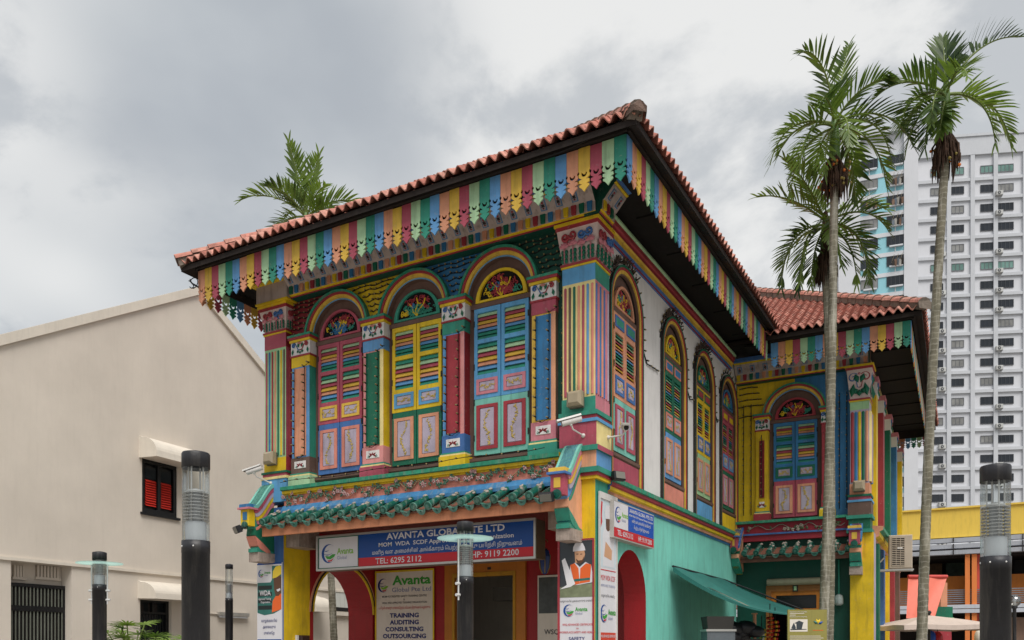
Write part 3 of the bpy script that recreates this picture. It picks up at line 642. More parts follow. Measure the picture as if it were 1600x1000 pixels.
b.box(-6.5, -.5, 5.6, 5.7, 0, 3.3, 0); b.box(-6.5, -.5, YB + .2, 5.6, 3.3, 3.36, 0); b.box(-6.6, -6.5, YB + .2, 5.6, 0, 3.3, 0); b.box(-.5, -.43, YB + .2, 5.6, 0, 3.3, 0); b.build('office_room', [GREYROOM], house, FR)
b = MB(); b.box(-4.35, -3.2, 4.2, 4.5, 2.62, 2.92); b.build('office_soffit', [mat('soffit_grey', '6a665e', var=.05)], house, FR)
# ------------------------------------------------------------------ roof: eave boards, soffit, fascia boards, tiles
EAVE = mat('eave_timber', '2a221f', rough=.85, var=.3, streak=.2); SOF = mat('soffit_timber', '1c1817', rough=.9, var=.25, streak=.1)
TERRA = [mat('terracotta_%d' % i, h_, rough=.8, var=.45, streak=.4, scale=6, dirt='4f3d36') for i, h_ in enumerate(('bf8070', 'b37060', 'c8907f', '92584b'))]
TERRA_D = mat('terracotta_mortar', '85796e', rough=.95, var=.3, streak=.3, bump=.5)
X0, X1, Y0, Y1 = -7.83, .90, -.95, 9.9      # fascia lines of the main roof
WX1, WY0, WY1 = 3.90, 7.72, 18.3            # wing eave lines in house coordinates
roof_m = MB()
fz = (8.16, 8.73)
brd = {}
def boardm(key):
    if key in brd: return brd[key]
    hf = [(.5, 0), (.5, -.315), (.41, -.328), (.41, -.352), (.49, -.365), (.46, -.40), (.17, -.435), (.43, -.440), (.46, -.472), (.18, -.502), (.40, -.506), (.42, -.530), (.22, -.555), (0, -.605)]
    outl = [(-x * 1.0, z) for x, z in hf] + [(x, z) for x, z in reversed(hf[:-1])]
    hole = [(.25 * math.cos(RAD(a)), -.352 + .050 * math.sin(RAD(a))) for a in range(160, 381, 15)] + [(.13 * math.cos(RAD(a)), -.345 + .020 * math.sin(RAD(a))) for a in range(375, 164, -20)]
    q = MB(); q.plate(outl, [hole], -.010, .010, 0); me = q.mesh('fascia_board', [P(key)]); brd[key] = me; return me
def fascia(M, length, n, z, first, step=1, hs=1.0):
    b = MB(); b.box(0, length, .012, .05, z - .22, z + .02, 0); b.box(-.02, length + .02, -.06, .05, z + .02, z + .10, 0)
    b.box(-.1, length + .1, -.09, -.05, z + .06, z + .11, 0)
    f = b.build('fascia', [EAVE], house, M); wd = length / n
    for i in range(n):
        j = rnd.uniform(-.006, .006)
        obj('fascia_board', boardm(SIX[(first + step * i) % 6]), f, T((wd * (i + .5), rnd.uniform(-.004, .003), z + j)) @ Matrix.Diagonal((wd * .975, 1, hs, 1)))
    return f
fascia(frame(X0, Y0, 0), X1 - X0, 47, 8.765, 0, 1, 1.05)
fascia(frame(X1, Y0, 90), WY0 - Y0 - .02, 47, 8.765, 5, 1, 1.05)
fascia(frame(X0, Y1, -90), Y1 - Y0, 58, 8.765, 3, -1, 1.05)
WF = frame(.98, WY0 - .02, 1.3)
fascia(WF, 2.90, 18, 8.54, 5, 1, .93)
we = WF @ Vector((2.90, 0, 0)); WS = frame(we.x, we.y, 91.3)
fascia(WS, 10.2, 60, 8.54, 5, 1, .93)
wr = WS @ Vector((10.2, 0, 0)); fascia(frame(wr.x, wr.y, 181.3), 3.6, 22, 8.54, 2, 1, .93)
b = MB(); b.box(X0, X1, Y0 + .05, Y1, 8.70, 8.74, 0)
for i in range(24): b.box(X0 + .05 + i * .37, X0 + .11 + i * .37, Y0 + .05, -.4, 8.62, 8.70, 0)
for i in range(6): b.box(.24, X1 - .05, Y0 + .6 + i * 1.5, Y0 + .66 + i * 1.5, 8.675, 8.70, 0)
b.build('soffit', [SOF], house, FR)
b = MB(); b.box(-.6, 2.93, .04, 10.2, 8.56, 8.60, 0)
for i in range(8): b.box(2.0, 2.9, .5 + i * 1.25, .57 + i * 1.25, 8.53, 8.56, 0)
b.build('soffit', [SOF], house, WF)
# tile surfaces
SLOPE = .63
def wave(u, pitch): return .042 * math.cos(2 * math.pi * u / pitch)
def tile_mesh():
    q = MB(); n = 12; vs = []; p = .185
    for yy, dz in ((-.02, -.004), (.26, .012)):
        for th in (0, -.022):
            for j in range(n + 1):
                u = -p / 2 + p * 1.06 * j / n; vs.append((u, yy, wave(u, p) + dz + th))
    c = n + 1
    q.add(vs, [(j, j + 1, 2 * c + j + 1, 2 * c + j) for j in range(n)], 0, True); q.add(vs, [(c + j, c + j + 1, 3 * c + j + 1, 3 * c + j) for j in range(n)], 1, True)
    q.add(vs, [(j, j + 1, c + j + 1, c + j) for j in range(n)], 0)
    return q
def slope_field(name, M, width, rows, hipl, hipr, z, cols_, parent, pitch=None, run0=.0, rowp=.105):
    """M: local X along the eave, local Y horizontal run inward. hip = inset per metre of run on each side"""
    n = round(width / .185); p = width / n; q = MB(); r = random.Random(3)
    sl = math.atan(SLOPE)
    for k in range(rows):
        run = run0 + k * rowp; a, c = hipl * run, width - hipr * run
        if c - a < .2: break
        na = math.ceil(a / p); nc = math.floor(c / p)
        for ci in range(na, nc):
            m = r.choice((0, 0, 1, 2)) if True else 0
            jz = r.uniform(-.006, .006); vs = []
            for yy, dz in ((run - .03, .020), (run + rowp, -.012 + SLOPE * .0)):
                for j in range(7):
                    u = ci * p + p * j / 6; vs.append((u, yy, SLOPE * yy + .030 * math.cos(2 * math.pi * j / 6 + math.pi) + dz + jz))
            q.add(vs, [(j, j + 1, 8 + j, 7 + j) for j in range(6)], m, True)
            q.add([vs[j] for j in range(7)] + [(v[0], v[1] + .004, v[2] - .025) for v in vs[:7]], [(j, j + 1, 8 + j, 7 + j) for j in range(6)], 3)
    o = q.build(name, TERRA, parent, M @ T((0, 0, z)), kind='stuff'); return p, n
def eave_row(M, width, parent, z, hipl=1, hipr=1, rows=1):
    n = round(width / .185); p = width / n
    base = tile_mesh()
    for t_ in range(3):
        key = 'roof_tile_%d' % t_
        if key not in bpy.data.meshes: base.mesh(key, [TERRA[t_], TERRA[3]]).name = key
    ang = math.atan(SLOPE)
    for k in range(rows):
        for i in range(n):
            if i < k or i >= n - k: continue
            obj('roof_tile', bpy.data.meshes['roof_tile_%d' % rnd.randrange(3)], parent,
                M @ T((p * (i + .5), -.06 + k * .16, z + .020 + SLOPE * k * .16 + rnd.uniform(-.012, .012))) @ Matrix.Rotation(ang * .8, 4, 'X') @ Matrix.Rotation(rnd.uniform(-.05, .05), 4, 'Z') @ Matrix.Diagonal((p / .185, 1, 1, 1)))
def ridge_tiles(parent, a, bb, n, w_=.17, h_=.12):
    a, bb = Vector(a), Vector(bb); d = (bb - a); ln = d.length / n; d.normalize()
    q = MB(); k = 6
    ring = [(w_ * math.cos(math.pi * i / k), h_ * math.sin(math.pi * i / k)) for i in range(k + 1)]
    for (s0, s1, e) in ((0, ln * 1.04, 1.0),):
        vs = [(x * 1.06, s0, y * 1.1 + .012) for x, y in ring] + [(x * .94, s1, y * .94) for x, y in ring]; c = k + 1
        q.add(vs, [(i, i + 1, c + i + 1, c + i) for i in range(k)], 0, False); q.add(vs[:c], [tuple(range(c))], 1)
    q.box(-w_ * .8, w_ * .8, .02, ln, -.12, .02, 1)
    me = q.mesh('ridge_tile', [TERRA[0], TERRA_D])
    me2 = me.copy(); me2.materials[0] = TERRA[2]
    up = Vector((0, 0, 1)); x = d.cross(up).normalized(); zz_ = x.cross(d)
    Rm = Matrix((x, d, zz_)).transposed().to_4x4()
    for i in range(n): obj('ridge_tile', (me, me2)[i % 2], parent, T(a + d * ln * i) @ Rm)
OV = .22; ZE = 8.865
ex0, ex1, ey0, ey1 = X0 - OV, X1 + OV, Y0 - OV, Y1 + OV
W_ = ex1 - ex0; D_ = ey1 - ey0; HALF = W_ / 2; ZR = ZE + SLOPE * HALF
b = MB(); pts = [(ex0, ey0, ZE), (ex1, ey0, ZE), (ex1, ey1, ZE), (ex0, ey1, ZE), (ex0 + HALF, ey0 + HALF, ZR), (ex0 + HALF, ey1 - HALF, ZR)]
dz = -.05; up_ = [(x, y, z + dz) for x, y, z in pts]; lo_ = [(x, y, z + dz - .09) for x, y, z in pts]
b.add(up_ + lo_, [(0, 1, 4), (1, 2, 5, 4), (2, 3, 5), (3, 0, 4, 5), (6, 10, 7), (7, 10, 11, 8), (8, 11, 9), (9, 11, 10, 6), (0, 6, 7, 1), (1, 7, 8, 2), (2, 8, 9, 3), (3, 9, 6, 0)], 0)
roof = b.build('roof', [EAVE], house, FR)
eave_row(frame(ex0, ey0, 0), W_, roof, ZE, rows=2)
eave_row(frame(ex1, ey0, 90), WY0 - ey0 - .1, roof, ZE)
slope_field('tile_field', frame(ex0, ey0, 0), W_, 46, 1, 1, ZE, None, roof, run0=.28)
slope_field('tile_field', frame(ex1, ey0, 90), D_, 46, 1, 1, ZE, None, roof, run0=.14)
slope_field('tile_field', frame(ex0, ey1, -90), D_, 46, 1, 1, ZE, None, roof, run0=.0)
ridge_tiles(roof, (ex0 - .05, ey0 - .05, ZE + .02), (ex0 + HALF, ey0 + HALF, ZR + .05), 22)
ridge_tiles(roof, (ex1 + .04, ey0 - .04, ZE + .02), (ex1 - HALF, ey0 + HALF, ZR + .05), 22, .12, .10)
ridge_tiles(roof, (ex0 + HALF, ey0 + HALF, ZR + .05), (ex0 + HALF, ey1 - HALF, ZR + .05), 10)
b = MB(); hp = Vector((ex1 + .10, ey0 - .10, ZE + .02))
b.add([hp + Vector(v) for v in ((-.07, -.07, -.07), (.07, .07, -.07), (.08, .05, .0), (0.0, 0.0, .09), (-.05, -.08, .0), (-.3, .10, -.05), (-.05, .32, -.05), (-.05, .25, .08), (-.22, .22, .16), (-.25, .05, .08))],
      [(0, 1, 2, 3, 4), (1, 6, 7, 2), (2, 7, 8, 3), (3, 8, 9, 4), (4, 9, 5, 0)], 0); b.build('hip_end', [mat('old_mortar', '6e5a50', rough=.95, var=.35, bump=.6, scale=9)], roof)
# wing roof
WO = frame(.98, WY0 - .02, 1.3) @ T((-.9, -OV, 0)); WW = 2.90 + .9 + OV; ZW = 8.69; WD = 10.2 + 2 * OV
b = MB(); half = 2.6
pts = [(-3.0, 0, ZW), (WW, 0, ZW), (WW, WD, ZW), (-3, WD, ZW), (WW - WD / 2, WD / 2, ZW + SLOPE * WD / 2), (-3, WD / 2, ZW + SLOPE * WD / 2)]
up_ = [(x, y, z - .05) for x, y, z in pts]; lo_ = [(x, y, z - .14) for x, y, z in pts]
b.add(up_ + lo_, [(0, 1, 4, 5), (1, 2, 4), (2, 3, 5, 4), (6, 11, 10, 7), (7, 10, 8), (8, 10, 11, 9), (0, 6, 7, 1), (1, 7, 8, 2), (2, 8, 9, 3)], 0)
roofw = b.build('roof', [EAVE], house, WO)
eave_row(T((.75, 0, 0)), WW - .75, roofw, ZW)
eave_row(T((WW, 0, 0)) @ Matrix.Rotation(RAD(90), 4, 'Z'), WD, roofw, ZW)
slope_field('tile_field', T((-3, 0, 0)), WW + 3, 48, 0, 1, ZW, None, roofw, run0=.14)
slope_field('tile_field', T((WW, 0, 0)) @ Matrix.Rotation(RAD(90), 4, 'Z'), WD, 48, 1, 1, ZW, None, roofw, run0=.14)
ridge_tiles(roofw, (WW + .04, -.04, ZW + .06), (WW - 4.6, 4.6, ZW + SLOPE * 4.6 + .08), 24, .15, .11)
b = MB(); b.add([(WW + .06 + x, -.06 + y, ZW + z) for x, y, z in ((-.1, -.1, -.05), (.12, .12, -.05), (.12, .1, .1), (0, 0, .17), (-.12, -.1, .1), (-.3, .3, .1), (-.1, .35, .1), (-.2, .2, .3))], [(0, 1, 2, 3, 4), (1, 6, 7, 3, 2), (0, 4, 3, 7, 5)], 0)
b.build('hip_end', [TERRA_D], roofw)
# ------------------------------------------------------------------ the rear wing of the house
b = MB(); b.box(0, 3.0, .27, .5, 4.0, 8.5); b.build('front_wall', [WALLBROWN], house, WG)
cw, zaw, row_ = 1.36, 7.12, .72
def spw(poly, k):
    b = MB(); b.plate(poly, (), .13, .26, 0); b.build('spandrel', [P(k)], house, WG)
spw([(0.0, 4.6), (0.0, 8.05), (cw, 8.05)] + list(reversed(arc(cw, zaw, row_, 180, 90, 10))) + [(cw - row_, 7.0), (.55, 7.0), (.55, 4.6)], 'gyellow')
spw([(cw + row_, 7.0)] + arc(cw, zaw, row_, 0, 90, 10) + [(cw, 8.05), (2.62, 8.05), (2.62, 4.6), (2.18, 4.6), (2.18, 7.0)], 'azure')
window(WG, cw, 4.70, 6.97, 1.0, zaw, .47, .70, ('azure', 'red', 'green', 'orange', 'crimson'), 41)
small_pilaster(WG, .45, .77, ('gyellow', 'dred', 'gyellow', 'gyellow', 'gyellow', 'gyellow', 'crimson'), 4.58, 7.2)
small_pilaster(WG, 1.96, 2.25, ('crimson', 'gyellow', 'crimson', 'crimson', 'crimson', 'crimson', 'gyellow'), 4.58, 7.2)
PLW = [(5.05, 5.30, .01, 11, 11), (5.0, 5.05, .05, 9, 9), (4.93, 5.0, .03, 3, 3), (4.88, 4.93, .06, 2, 2), (4.58, 4.88, .045, 10, 10), (4.50, 4.58, .075, 0, 0), (4.26, 4.50, .03, 9, 9), (4.18, 4.26, .07, 0, 0)]
corner_pilaster(WG @ T((3.02, -.15, 0)), .40, .5, ['crimson', 'azure', 'gyellow', 'green', 'orange'], ['cream', 'orange', 'blue'], ('lav', 'lav'), 'lime', 'lav', (4.3, 5.30, 6.98, 7.23, 7.98), False, PLW, .40)
cornice(WG, .02, 3.0, 8.0, 0, first=3, dp=.15, tp=.30)
b = MB(); b.box(0, 2.62, -.14, .2, 4.56, 4.62, 0); b.box(0, 2.62, -.03, .25, 4.14, 4.56, 1); b.box(0, 2.62, -.07, -.03, 4.28, 4.32, 2); b.build('ledge', [MOSS, mat('maroon_band', '9a2a38', var=.15), P('dkblue')], house, WG)
spray(WG, .35, 1.5, 4.34, 4.56, -.04, 31, [mat('grey_plaster', 'a59c8e', var=.3), mat('dull_leaf', '5d6a4c', var=.4), mat('grey_plaster', 'a59c8e'), P('crimson')], 1.1)
spray(WG, 1.55, 2.5, 4.34, 4.56, -.04, 37, [mat('grey_plaster', 'a59c8e'), mat('dull_leaf', '5d6a4c'), mat('grey_plaster', 'a59c8e'), P('crimson')], 1.1)
canopy(WG, .30, 2.62, 8, 4.06, -.05, -.48, .22, (3.60, 3.70), .9, 9, mat('dark_board', '6e4436', var=.2))
bracket(WG, 2.66, 2.86, ['red', 'azure', 'gyellow', 'teal'], 4.50)
bracket(WG, .02, .16, ['gyellow', 'dkblue', 'orange', 'green'], 4.50, False)
DG = mat('dark_green_wall', '0f4a3c', rough=.55, var=.1, streak=.08)
b = MB(); b.plate(rect(0, 2.65, 0, 4.15), [rect(.72, 2.05, .02, 3.0)], .12, .3, 0); b.build('shop_wall', [DG], house, WG)
b = MB(); b.cbox(2.62, 3.12, -.15, .35, 0, 4.18, 0, 1); b.build('pillar', [P('gyellow'), P('lav')], house, WG)
b = MB(); b.plate([(.70, 0), (.82, 0), (.82, 2.92), (1.95, 2.92), (1.95, 0), (2.07, 0), (2.07, 3.06), (.70, 3.06)], (), .08, .3, 0)
b.plate(rect(.82, 1.95, 2.40, 2.92), [rect(.92, 1.85, 2.50, 2.82)], .12, .26, 1); b.box(.92, 1.85, .2, .21, 2.5, 2.82, 2)
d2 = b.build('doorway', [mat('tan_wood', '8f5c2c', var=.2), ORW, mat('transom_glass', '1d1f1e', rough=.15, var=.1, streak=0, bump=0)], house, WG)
b = MB(); b.tube([(.74, .03, 3.14), (2.04, .03, 3.14)], .085, 14, 0); b.build('rolled_blind', [mat('blind_cloth', '8f8a72', var=.2)], d2)
b = MB(); b.bev(1.32, 1.44, .06, .09, 2.90, 3.06, .01, 0); b.bev(1.35, 1.41, .055, .07, 2.93, 3.03, .005, 1); b.build('number_plate', [DARK_SHADE, P('lime')], d2)
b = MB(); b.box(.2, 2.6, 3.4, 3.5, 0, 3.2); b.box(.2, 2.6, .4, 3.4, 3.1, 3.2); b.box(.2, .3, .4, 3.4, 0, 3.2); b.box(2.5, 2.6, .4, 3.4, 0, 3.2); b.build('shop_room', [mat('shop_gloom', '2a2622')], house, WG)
# wing side, seen along its length
WSD = WG @ T((3.0, -.15, 0)) @ Matrix.Rotation(RAD(90), 4, 'Z')
b = MB(); b.box(.3, 9.8, .06, .3, 0, 8.5); b.build('side_wall', [P('cream')], house, WSD)
for i, (u, k, k2, dp_) in enumerate(((1.05, 'gyellow', 'orange', .10), (2.75, 'crimson', 'dred', .12), (4.7, 'green', 'mint', .14), (6.9, 'azure', 'blue', .16), (9.1, 'gyellow', 'brown', .18))):
    b = MB(); b.cbox(u - .2, u + .2, -dp_, .06, 4.4, 7.8, 0, 1); p_ = b.build('pilaster', [P(k), P(k2)], house, WSD)
    q = MB(); q.box(u - .24, u + .24, -dp_ - .05, .06, 7.8, 7.92, 0); q.box(u - .22, u + .22, -dp_ - .02, .06, 7.5, 7.8, 1); cap_deco(q, u - .22, u + .22, 7.5, 7.8, -dp_ - .03, (2, 3, 4, 0)); q.build('capital', [P('rose'), WHITEP, P('crimson'), P('dkblue'), P('green')], p_)
for u, k in ((1.9, 'orange'), (5.8, 'mint'), (8.0, 'crimson')):
    window(WSD, u, 4.7, 6.9, .9, 7.05, .42, .62, ('lime', 'rose', 'teal', 'rose', k, 'azure', 'sky') if u < 7 else ('pale', 'red', 'teal', 'rose', k, 'azure', 'sky'), int(u * 10), True)
b = MB(); b.prof([(.06, 4.0), (-.1, 4.02), (-.1, 4.1), (-.2, 4.14), (-.2, 4.24), (-.28, 4.28), (-.28, 4.36), (.06, 4.4)], .45, 9.8, [0, 0, 1, 1, 2, 2, 2]); b.build('ledge', [P('orange'), P('gyellow'), MOSS], house, WSD)
for i, (u, k, k2) in enumerate(((.95, 'green', 'dgreen'), (2.4, 'dkblue', 'lav'), (3.9, 'gyellow', 'cream'), (6.0, 'crimson', 'dred'), (8.2, 'brown', 'orange'))):
    b = MB(); b.cbox(u - .22, u + .22, -.16, .06, 0, 4.0, 0, 1); b.build('pillar', [P(k), P(k2)], house, WSD)

# ------------------------------------------------------------------ signs, posters and lettering
SB = plain('sign_blue', '0d4690', rough=.35, var=.05, streak=.04, bump=0); SR = plain('sign_red', 'c41f2c', rough=.35, var=.05, streak=.03, bump=0)
SW = plain('sign_white', 'd6d4d8', rough=.35, var=.04, streak=.03, bump=0); SG = plain('sign_green', '3f9a3c', rough=.4, var=.04, streak=0, bump=0)
SGL = plain('sign_lime', '7fb53c', rough=.4, var=.04, streak=0, bump=0); SGR = plain('sign_grey', '7d86a8', rough=.4, var=.04, streak=0, bump=0)
SD2 = plain('sign_dark', '26262c', rough=.4, var=.04, streak=0, bump=0); ALU = plain('aluminium', 'b9b7b2', rough=.4, metal=.6, var=.1, streak=.05)
SNAV = plain('sign_navy', '14286e', rough=.4, var=.04, streak=0, bump=0); SOR = plain('print_orange', 'e0642c', rough=.4, var=.06, streak=0, bump=0); SSK = plain('print_skin', 'c99a78', rough=.5, var=.1, streak=0, bump=0)
SSKD = plain('print_dark_skin', '5e4030', rough=.5, var=.1, streak=0, bump=0); SCH = plain('print_charcoal', '3c4146', rough=.4, var=.1, streak=0, bump=0); SOLV = plain('print_sage', '7f8668', rough=.5, var=.3, streak=0, bump=0, scale=9)
STEAL = plain('print_teal', '2f6e66', rough=.4, var=.2, streak=0, bump=0, scale=8); SYEL = plain('print_yellow', 'e0c23c', rough=.4, var=.06, streak=0, bump=0); SCRM = plain('print_cream', 'd9d0c4', rough=.5, var=.06, streak=.04, bump=0)
def poly(M, par, pts, m, y, name='print', px=True):
    q = [uv(M, a, c) for a, c in pts] if px else pts
    b = MB(); b.plate(q, (), y, y + .0006, 0); return b.build(name, [m], par)
def ptext(M, par, s, pl, pr, py, h, m, bold=0.0, y=-.006):
    """lettering that spans pixel columns pl..pr, centred on row py, letter height h metres"""
    u0, z0 = uv(M, pl, py); u1, z1 = uv(M, pr, py); zm_ = uv(M, (pl + pr) / 2, py)[1]
    return text(s, h / .72, T(((u0 + u1) / 2, y, zm_ - h * .02)), par, m, 'CENTER', bold, abs(u1 - u0))
def ltext(par, s, x, z, h, m, wd=None, bold=0.0, y=-.006, space=1.0, align='CENTER', shear=0.0): return text(s, h / .72, T((x, y, z)), par, m, align, bold, wd, shear=shear, space=space)
def logo(par, x, z, s, y=-.005, ink=None, word=True, green=None):
    """crescent globe with a leaf; s = diameter"""
    r = s / 2; b = MB(); ink = ink or SB
    o = [(x + r * math.cos(RAD(a)), z + r * math.sin(RAD(a))) for a in range(48, 325, 9)]
    i = [(x + .18 * r + .84 * r * math.cos(RAD(a)), z + .93 * r * math.sin(RAD(a))) for a in range(318, 50, -9)]
    b.plate(o + i, (), y, y + .002, 0)
    for zz_, a0 in ((.42, .55), (.02, .80)):
        t = [(x - .78 * r + 1.3 * r * k / 8 * a0 * 1.2, z + zz_ * r + .20 * r * math.sin(math.pi * k / 8) * -1) for k in range(9)]
        b.plate(t + [(p[0], p[1] + .09 * r * (1 - abs(k - 4) / 5)) for k, p in reversed(list(enumerate(t)))], (), y - .0008, y, 0)
    b.plate([(x - .5 * r, z - .22 * r), (x + .1 * r, z - .3 * r), (x + .5 * r, z - .08 * r), (x + .95 * r, z - .1 * r), (x + .75 * r, z - .38 * r), (x + .2 * r, z - .62 * r), (x - .25 * r, z - .55 * r)], (), y - .001, y, 1)
    b.plate([(x - .2 * r, z - .72 * r), (x + .25 * r, z - .7 * r), (x + .7 * r, z - .5 * r), (x + .4 * r, z - .82 * r), (x, z - .88 * r)], (), y - .001, y, 2)
    b.build('logo', [ink, green or SG, SR], par)
    if word:
        ltext(par, 'Avanta', x + s * 1.13, z + s * .08, s * .33, green or SGL, s * 1.12, .022, y); ltext(par, 'Global', x + s * .90, z - s * .26, s * .19, SGR, s * .65, 0, y)
# long light box over the veranda
BM = frame(-5.97, .30, 0, 3.06)
sign = thing('light_box_sign', 'long blue and red light box sign lettered AVANTA GLOBAL PTE LTD over the veranda', 'sign', M=BM)
BW, BH = 4.77, .655; b = MB(); b.box(0, BW, 0, .34, 0, BH, 0); b.build('box', [mat('sign_box', '6a5a50', var=.15)], sign)
b = MB(); b.plate(rect(-.01, BW + .01, -.01, BH + .01), [rect(.028, BW - .028, .028, BH - .028)], -.03, .004, 0); b.build('frame', [ALU], sign)
LX = uv(BM, 559.6, 850)[0]
for (a, c, z0, z1, m) in ((.03, LX, .03, BH - .03, SW), (LX + .012, BW - .03, .195, BH - .03, SB), (LX + .012, BW - .03, .03, .193, SR)): poly(BM, sign, rect(a, c, z0, z1), m, -.004, 'panel', False)
b = MB(); b.plate(rect(.03, LX + .01, .03, BH - .03), [rect(.045, LX - .006, .045, BH - .045)], -.006, -.004, 0); b.build('border', [P('green')], sign)
logo(sign, .29, .315, .36, -.006)
tx = (LX + BW) / 2
ptext(BM, sign, 'AVANTA GLOBAL PTE LTD', 604, 789, 831.5, .115, SW, .025)
ptext(BM, sign, 'MOM  WDA  SCDF Approved Training Organization', 592, 803, 844, .075, SW, .02)
ptext(BM, sign, 'மனித வள அைமச்சின் அங்கீகாரம் ெபற்ற சிறப்பு பயிற்சி நிறுவனம்', 582, 816, 856, .07, SW, .006)
ptext(BM, sign, 'TEL: 6295 2112', 587, 659, 875, .105, SW, .012); ptext(BM, sign, 'HP: 9119 2200', 737, 811, 865, .105, SW, .012)
# small sign on the mint side wall
QM = frame(.10, .49, 90, 3.345)
sg = thing('wall_sign', 'small blue and red AVANTA GLOBAL sign box on the mint green side wall', 'sign', M=QM)
b = MB(); b.box(0, 1.87, 0, .15, 0, .60, 0); b.build('box', [mat('sign_edge', 'b4afa8', var=.1)], sg)
for (a, c, z0, z1, m) in ((.02, .62, .17, .58, SW), (.63, 1.85, .17, .58, plain('sign_bright_blue', '0a4fae', rough=.35, var=.04, streak=0, bump=0)), (.02, 1.85, .02, .165, SR)): poly(QM, sg, rect(a, c, z0, z1), m, -.004, 'panel', False)
logo(sg, .19, .38, .26, -.006)
ltext(sg, 'AVANTA GLOBAL PTE LTD', 1.24, .515, .062, SW, 1.12, .02); ltext(sg, 'MOM WDA SCDF Approved Training Organization', 1.24, .44, .032, SW, 1.14, .02)
ltext(sg, 'மனித வள அைமச்சின் அங்கீகாரம்', 1.24, .36, .05, SW, .9, .004); ltext(sg, 'ெபற்ற பயிற்சி நிறுவனம்', 1.24, .26, .05, SW, .72, .004)
ltext(sg, 'TEL: 6295 2112', .50, .09, .085, SW, .68, .015); ltext(sg, 'HP: 9119 2200', 1.42, .09, .085, SW, .66, .015)
# poster of a builder on the front of the corner pillar
PM = frame(-.63, -.03, 0, .9)
po = thing('pillar_poster', 'tall poster of a builder in white helmet and orange vest on the yellow pillar front', 'poster', M=PM)
b = MB(); b.box(.01, .62, 0, .025, 0, 2.37, 0); b.build('board', [SW], po)
b = MB(); b.plate(rect(0, .63, 0, 2.38), [rect(.035, .60, .02, 2.355)], -.012, .0, 0); b.build('frame', [P('crimson')], po)
def Z(v): return [(a, c) for a, c in v]
poly(PM, po, [(874, 847), (928, 843.5), (929, 917), (874, 918)], SCH, -.002)
poly(PM, po, [(874, 934), (874, 918), (890, 915), (929, 911), (929.5, 932)], SOLV, -.0035)
poly(PM, po, [(889, 914), (891, 884), (899, 879), (906, 886), (915, 878), (924, 883), (927, 905), (925, 910), (902, 914)], SW, -.0045)
poly(PM, po, [(891, 883), (898, 880), (904, 888), (906, 912), (898, 914)], SOR, -.0058); poly(PM, po, [(906, 912), (907, 888), (916, 880), (924, 882), (922, 909)], SOR, -.0058)
poly(PM, po, [(897, 905), (922, 902.5), (922, 906), (897, 909)], STEAL, -.0068)
poly(PM, po, [(899, 879), (898, 861), (913, 859), (914.5, 866), (912, 875), (908, 880), (904, 880)], SSK, -.0068)
poly(PM, po, [(900, 873), (904, 876), (910, 875), (913, 869), (912, 877), (907, 881), (902, 879)], SSKD, -.0076)
for x_ in (902.5, 908.5): poly(PM, po, [(x_ - 1.6, 865.4), (x_ + 1.6, 865), (x_ + 1.6, 866.3), (x_ - 1.6, 866.7)], SSKD, -.0076)
poly(PM, po, [(895.5, 862), (896, 855), (899, 849), (905, 847), (911, 849), (914, 855), (915, 860), (905, 861)], SW, -.0082)
poly(PM, po, [(878, 876), (883, 872), (899, 912), (892, 917), (875, 921), (886, 914)], plain('print_paper', 'e6e4e6', rough=.4, var=.03, streak=0, bump=0), -.0076)
ptext(PM, po, 'வாழ்க்கையில் அனைவருக்கும் முன்னேற', 876, 928, 939, .03, SD2, 0); ux, uz = uv(PM, 889, 954); logo(po, ux, uz, .19, -.006, None, True, SG)
for s_, py_, h_, m_, a_, c_ in (('WSQ ADVANCED CERTIFICATE', 976, .032, SR, 879, 926), ('IN', 982, .024, SR, 901, 904), ('WORKPLACE SAFETY AND HEALTH', 988, .032, SR, 874.5, 930.5), ('SAFETY', 998, .052, SNAV, 889, 914)):
    ptext(PM, po, s_, a_, c_, py_, h_, m_, .012)
# tall banner on the side of the same pillar
VM = frame(.03, .07, 90, .9)
vb = thing('pillar_banner', 'tall narrow banner of a cook with red panels on the corner pillar side', 'banner', M=VM)
b = MB(); b.box(.02, .70, 0, .02, 0, 3.05, 0); b.build('board', [SW], vb)
b = MB(); b.plate(rect(0, .72, -.02, 3.12), [rect(.03, .69, .02, 3.02)], -.02, .006, 0); b.build('frame', [mat('white_frame', 'cfcbc6', var=.08)], vb)
def vp(pts, m, y): return poly(VM, vb, pts, m, y, 'print', False)
vp(rect(.04, .68, 1.95, 3.0), plain('print_pale_blue', 'c6d2d8', rough=.4, var=.06, streak=0, bump=0), -.002)
vp([(.16, 1.97), (.14, 2.45), (.22, 2.58), (.36, 2.62), (.52, 2.56), (.62, 2.42), (.60, 1.97)], SW, -.0035)
vp([(.28, 2.56), (.27, 2.74), (.45, 2.76), (.47, 2.62), (.40, 2.54), (.34, 2.53)], SSKD, -.0048); vp([(.24, 2.72), (.22, 2.84), (.28, 2.94), (.44, 2.95), (.52, 2.86), (.48, 2.74)], SW, -.0058)
vp([(.05, 2.72), (.09, 2.98), (.14, 2.97), (.11, 2.74), (.13, 2.66), (.06, 2.55)], SR, -.0048); vp([(.20, 2.12), (.26, 2.36), (.40, 2.30), (.52, 2.24), (.50, 2.08)], SSK, -.0048)
vp(rect(.04, .68, .02, .92), plain('print_scarlet', 'c8432e', rough=.4, var=.05, streak=0, bump=0), -.002); vp(rect(.04, .68, 1.9, 1.915), SR, -.003)
ltext(vb, 'MOM WDA SCDF', .36, 1.78, .085, SR, .58); ltext(vb, 'APPROVED TRAINING', .36, 1.66, .04, SGR, .58); ltext(vb, 'வாழ்க்கையில் முன்னேற', .36, 1.5, .04, SD2, .54); logo(vb, .20, 1.22, .28, -.006, None, True, SG)
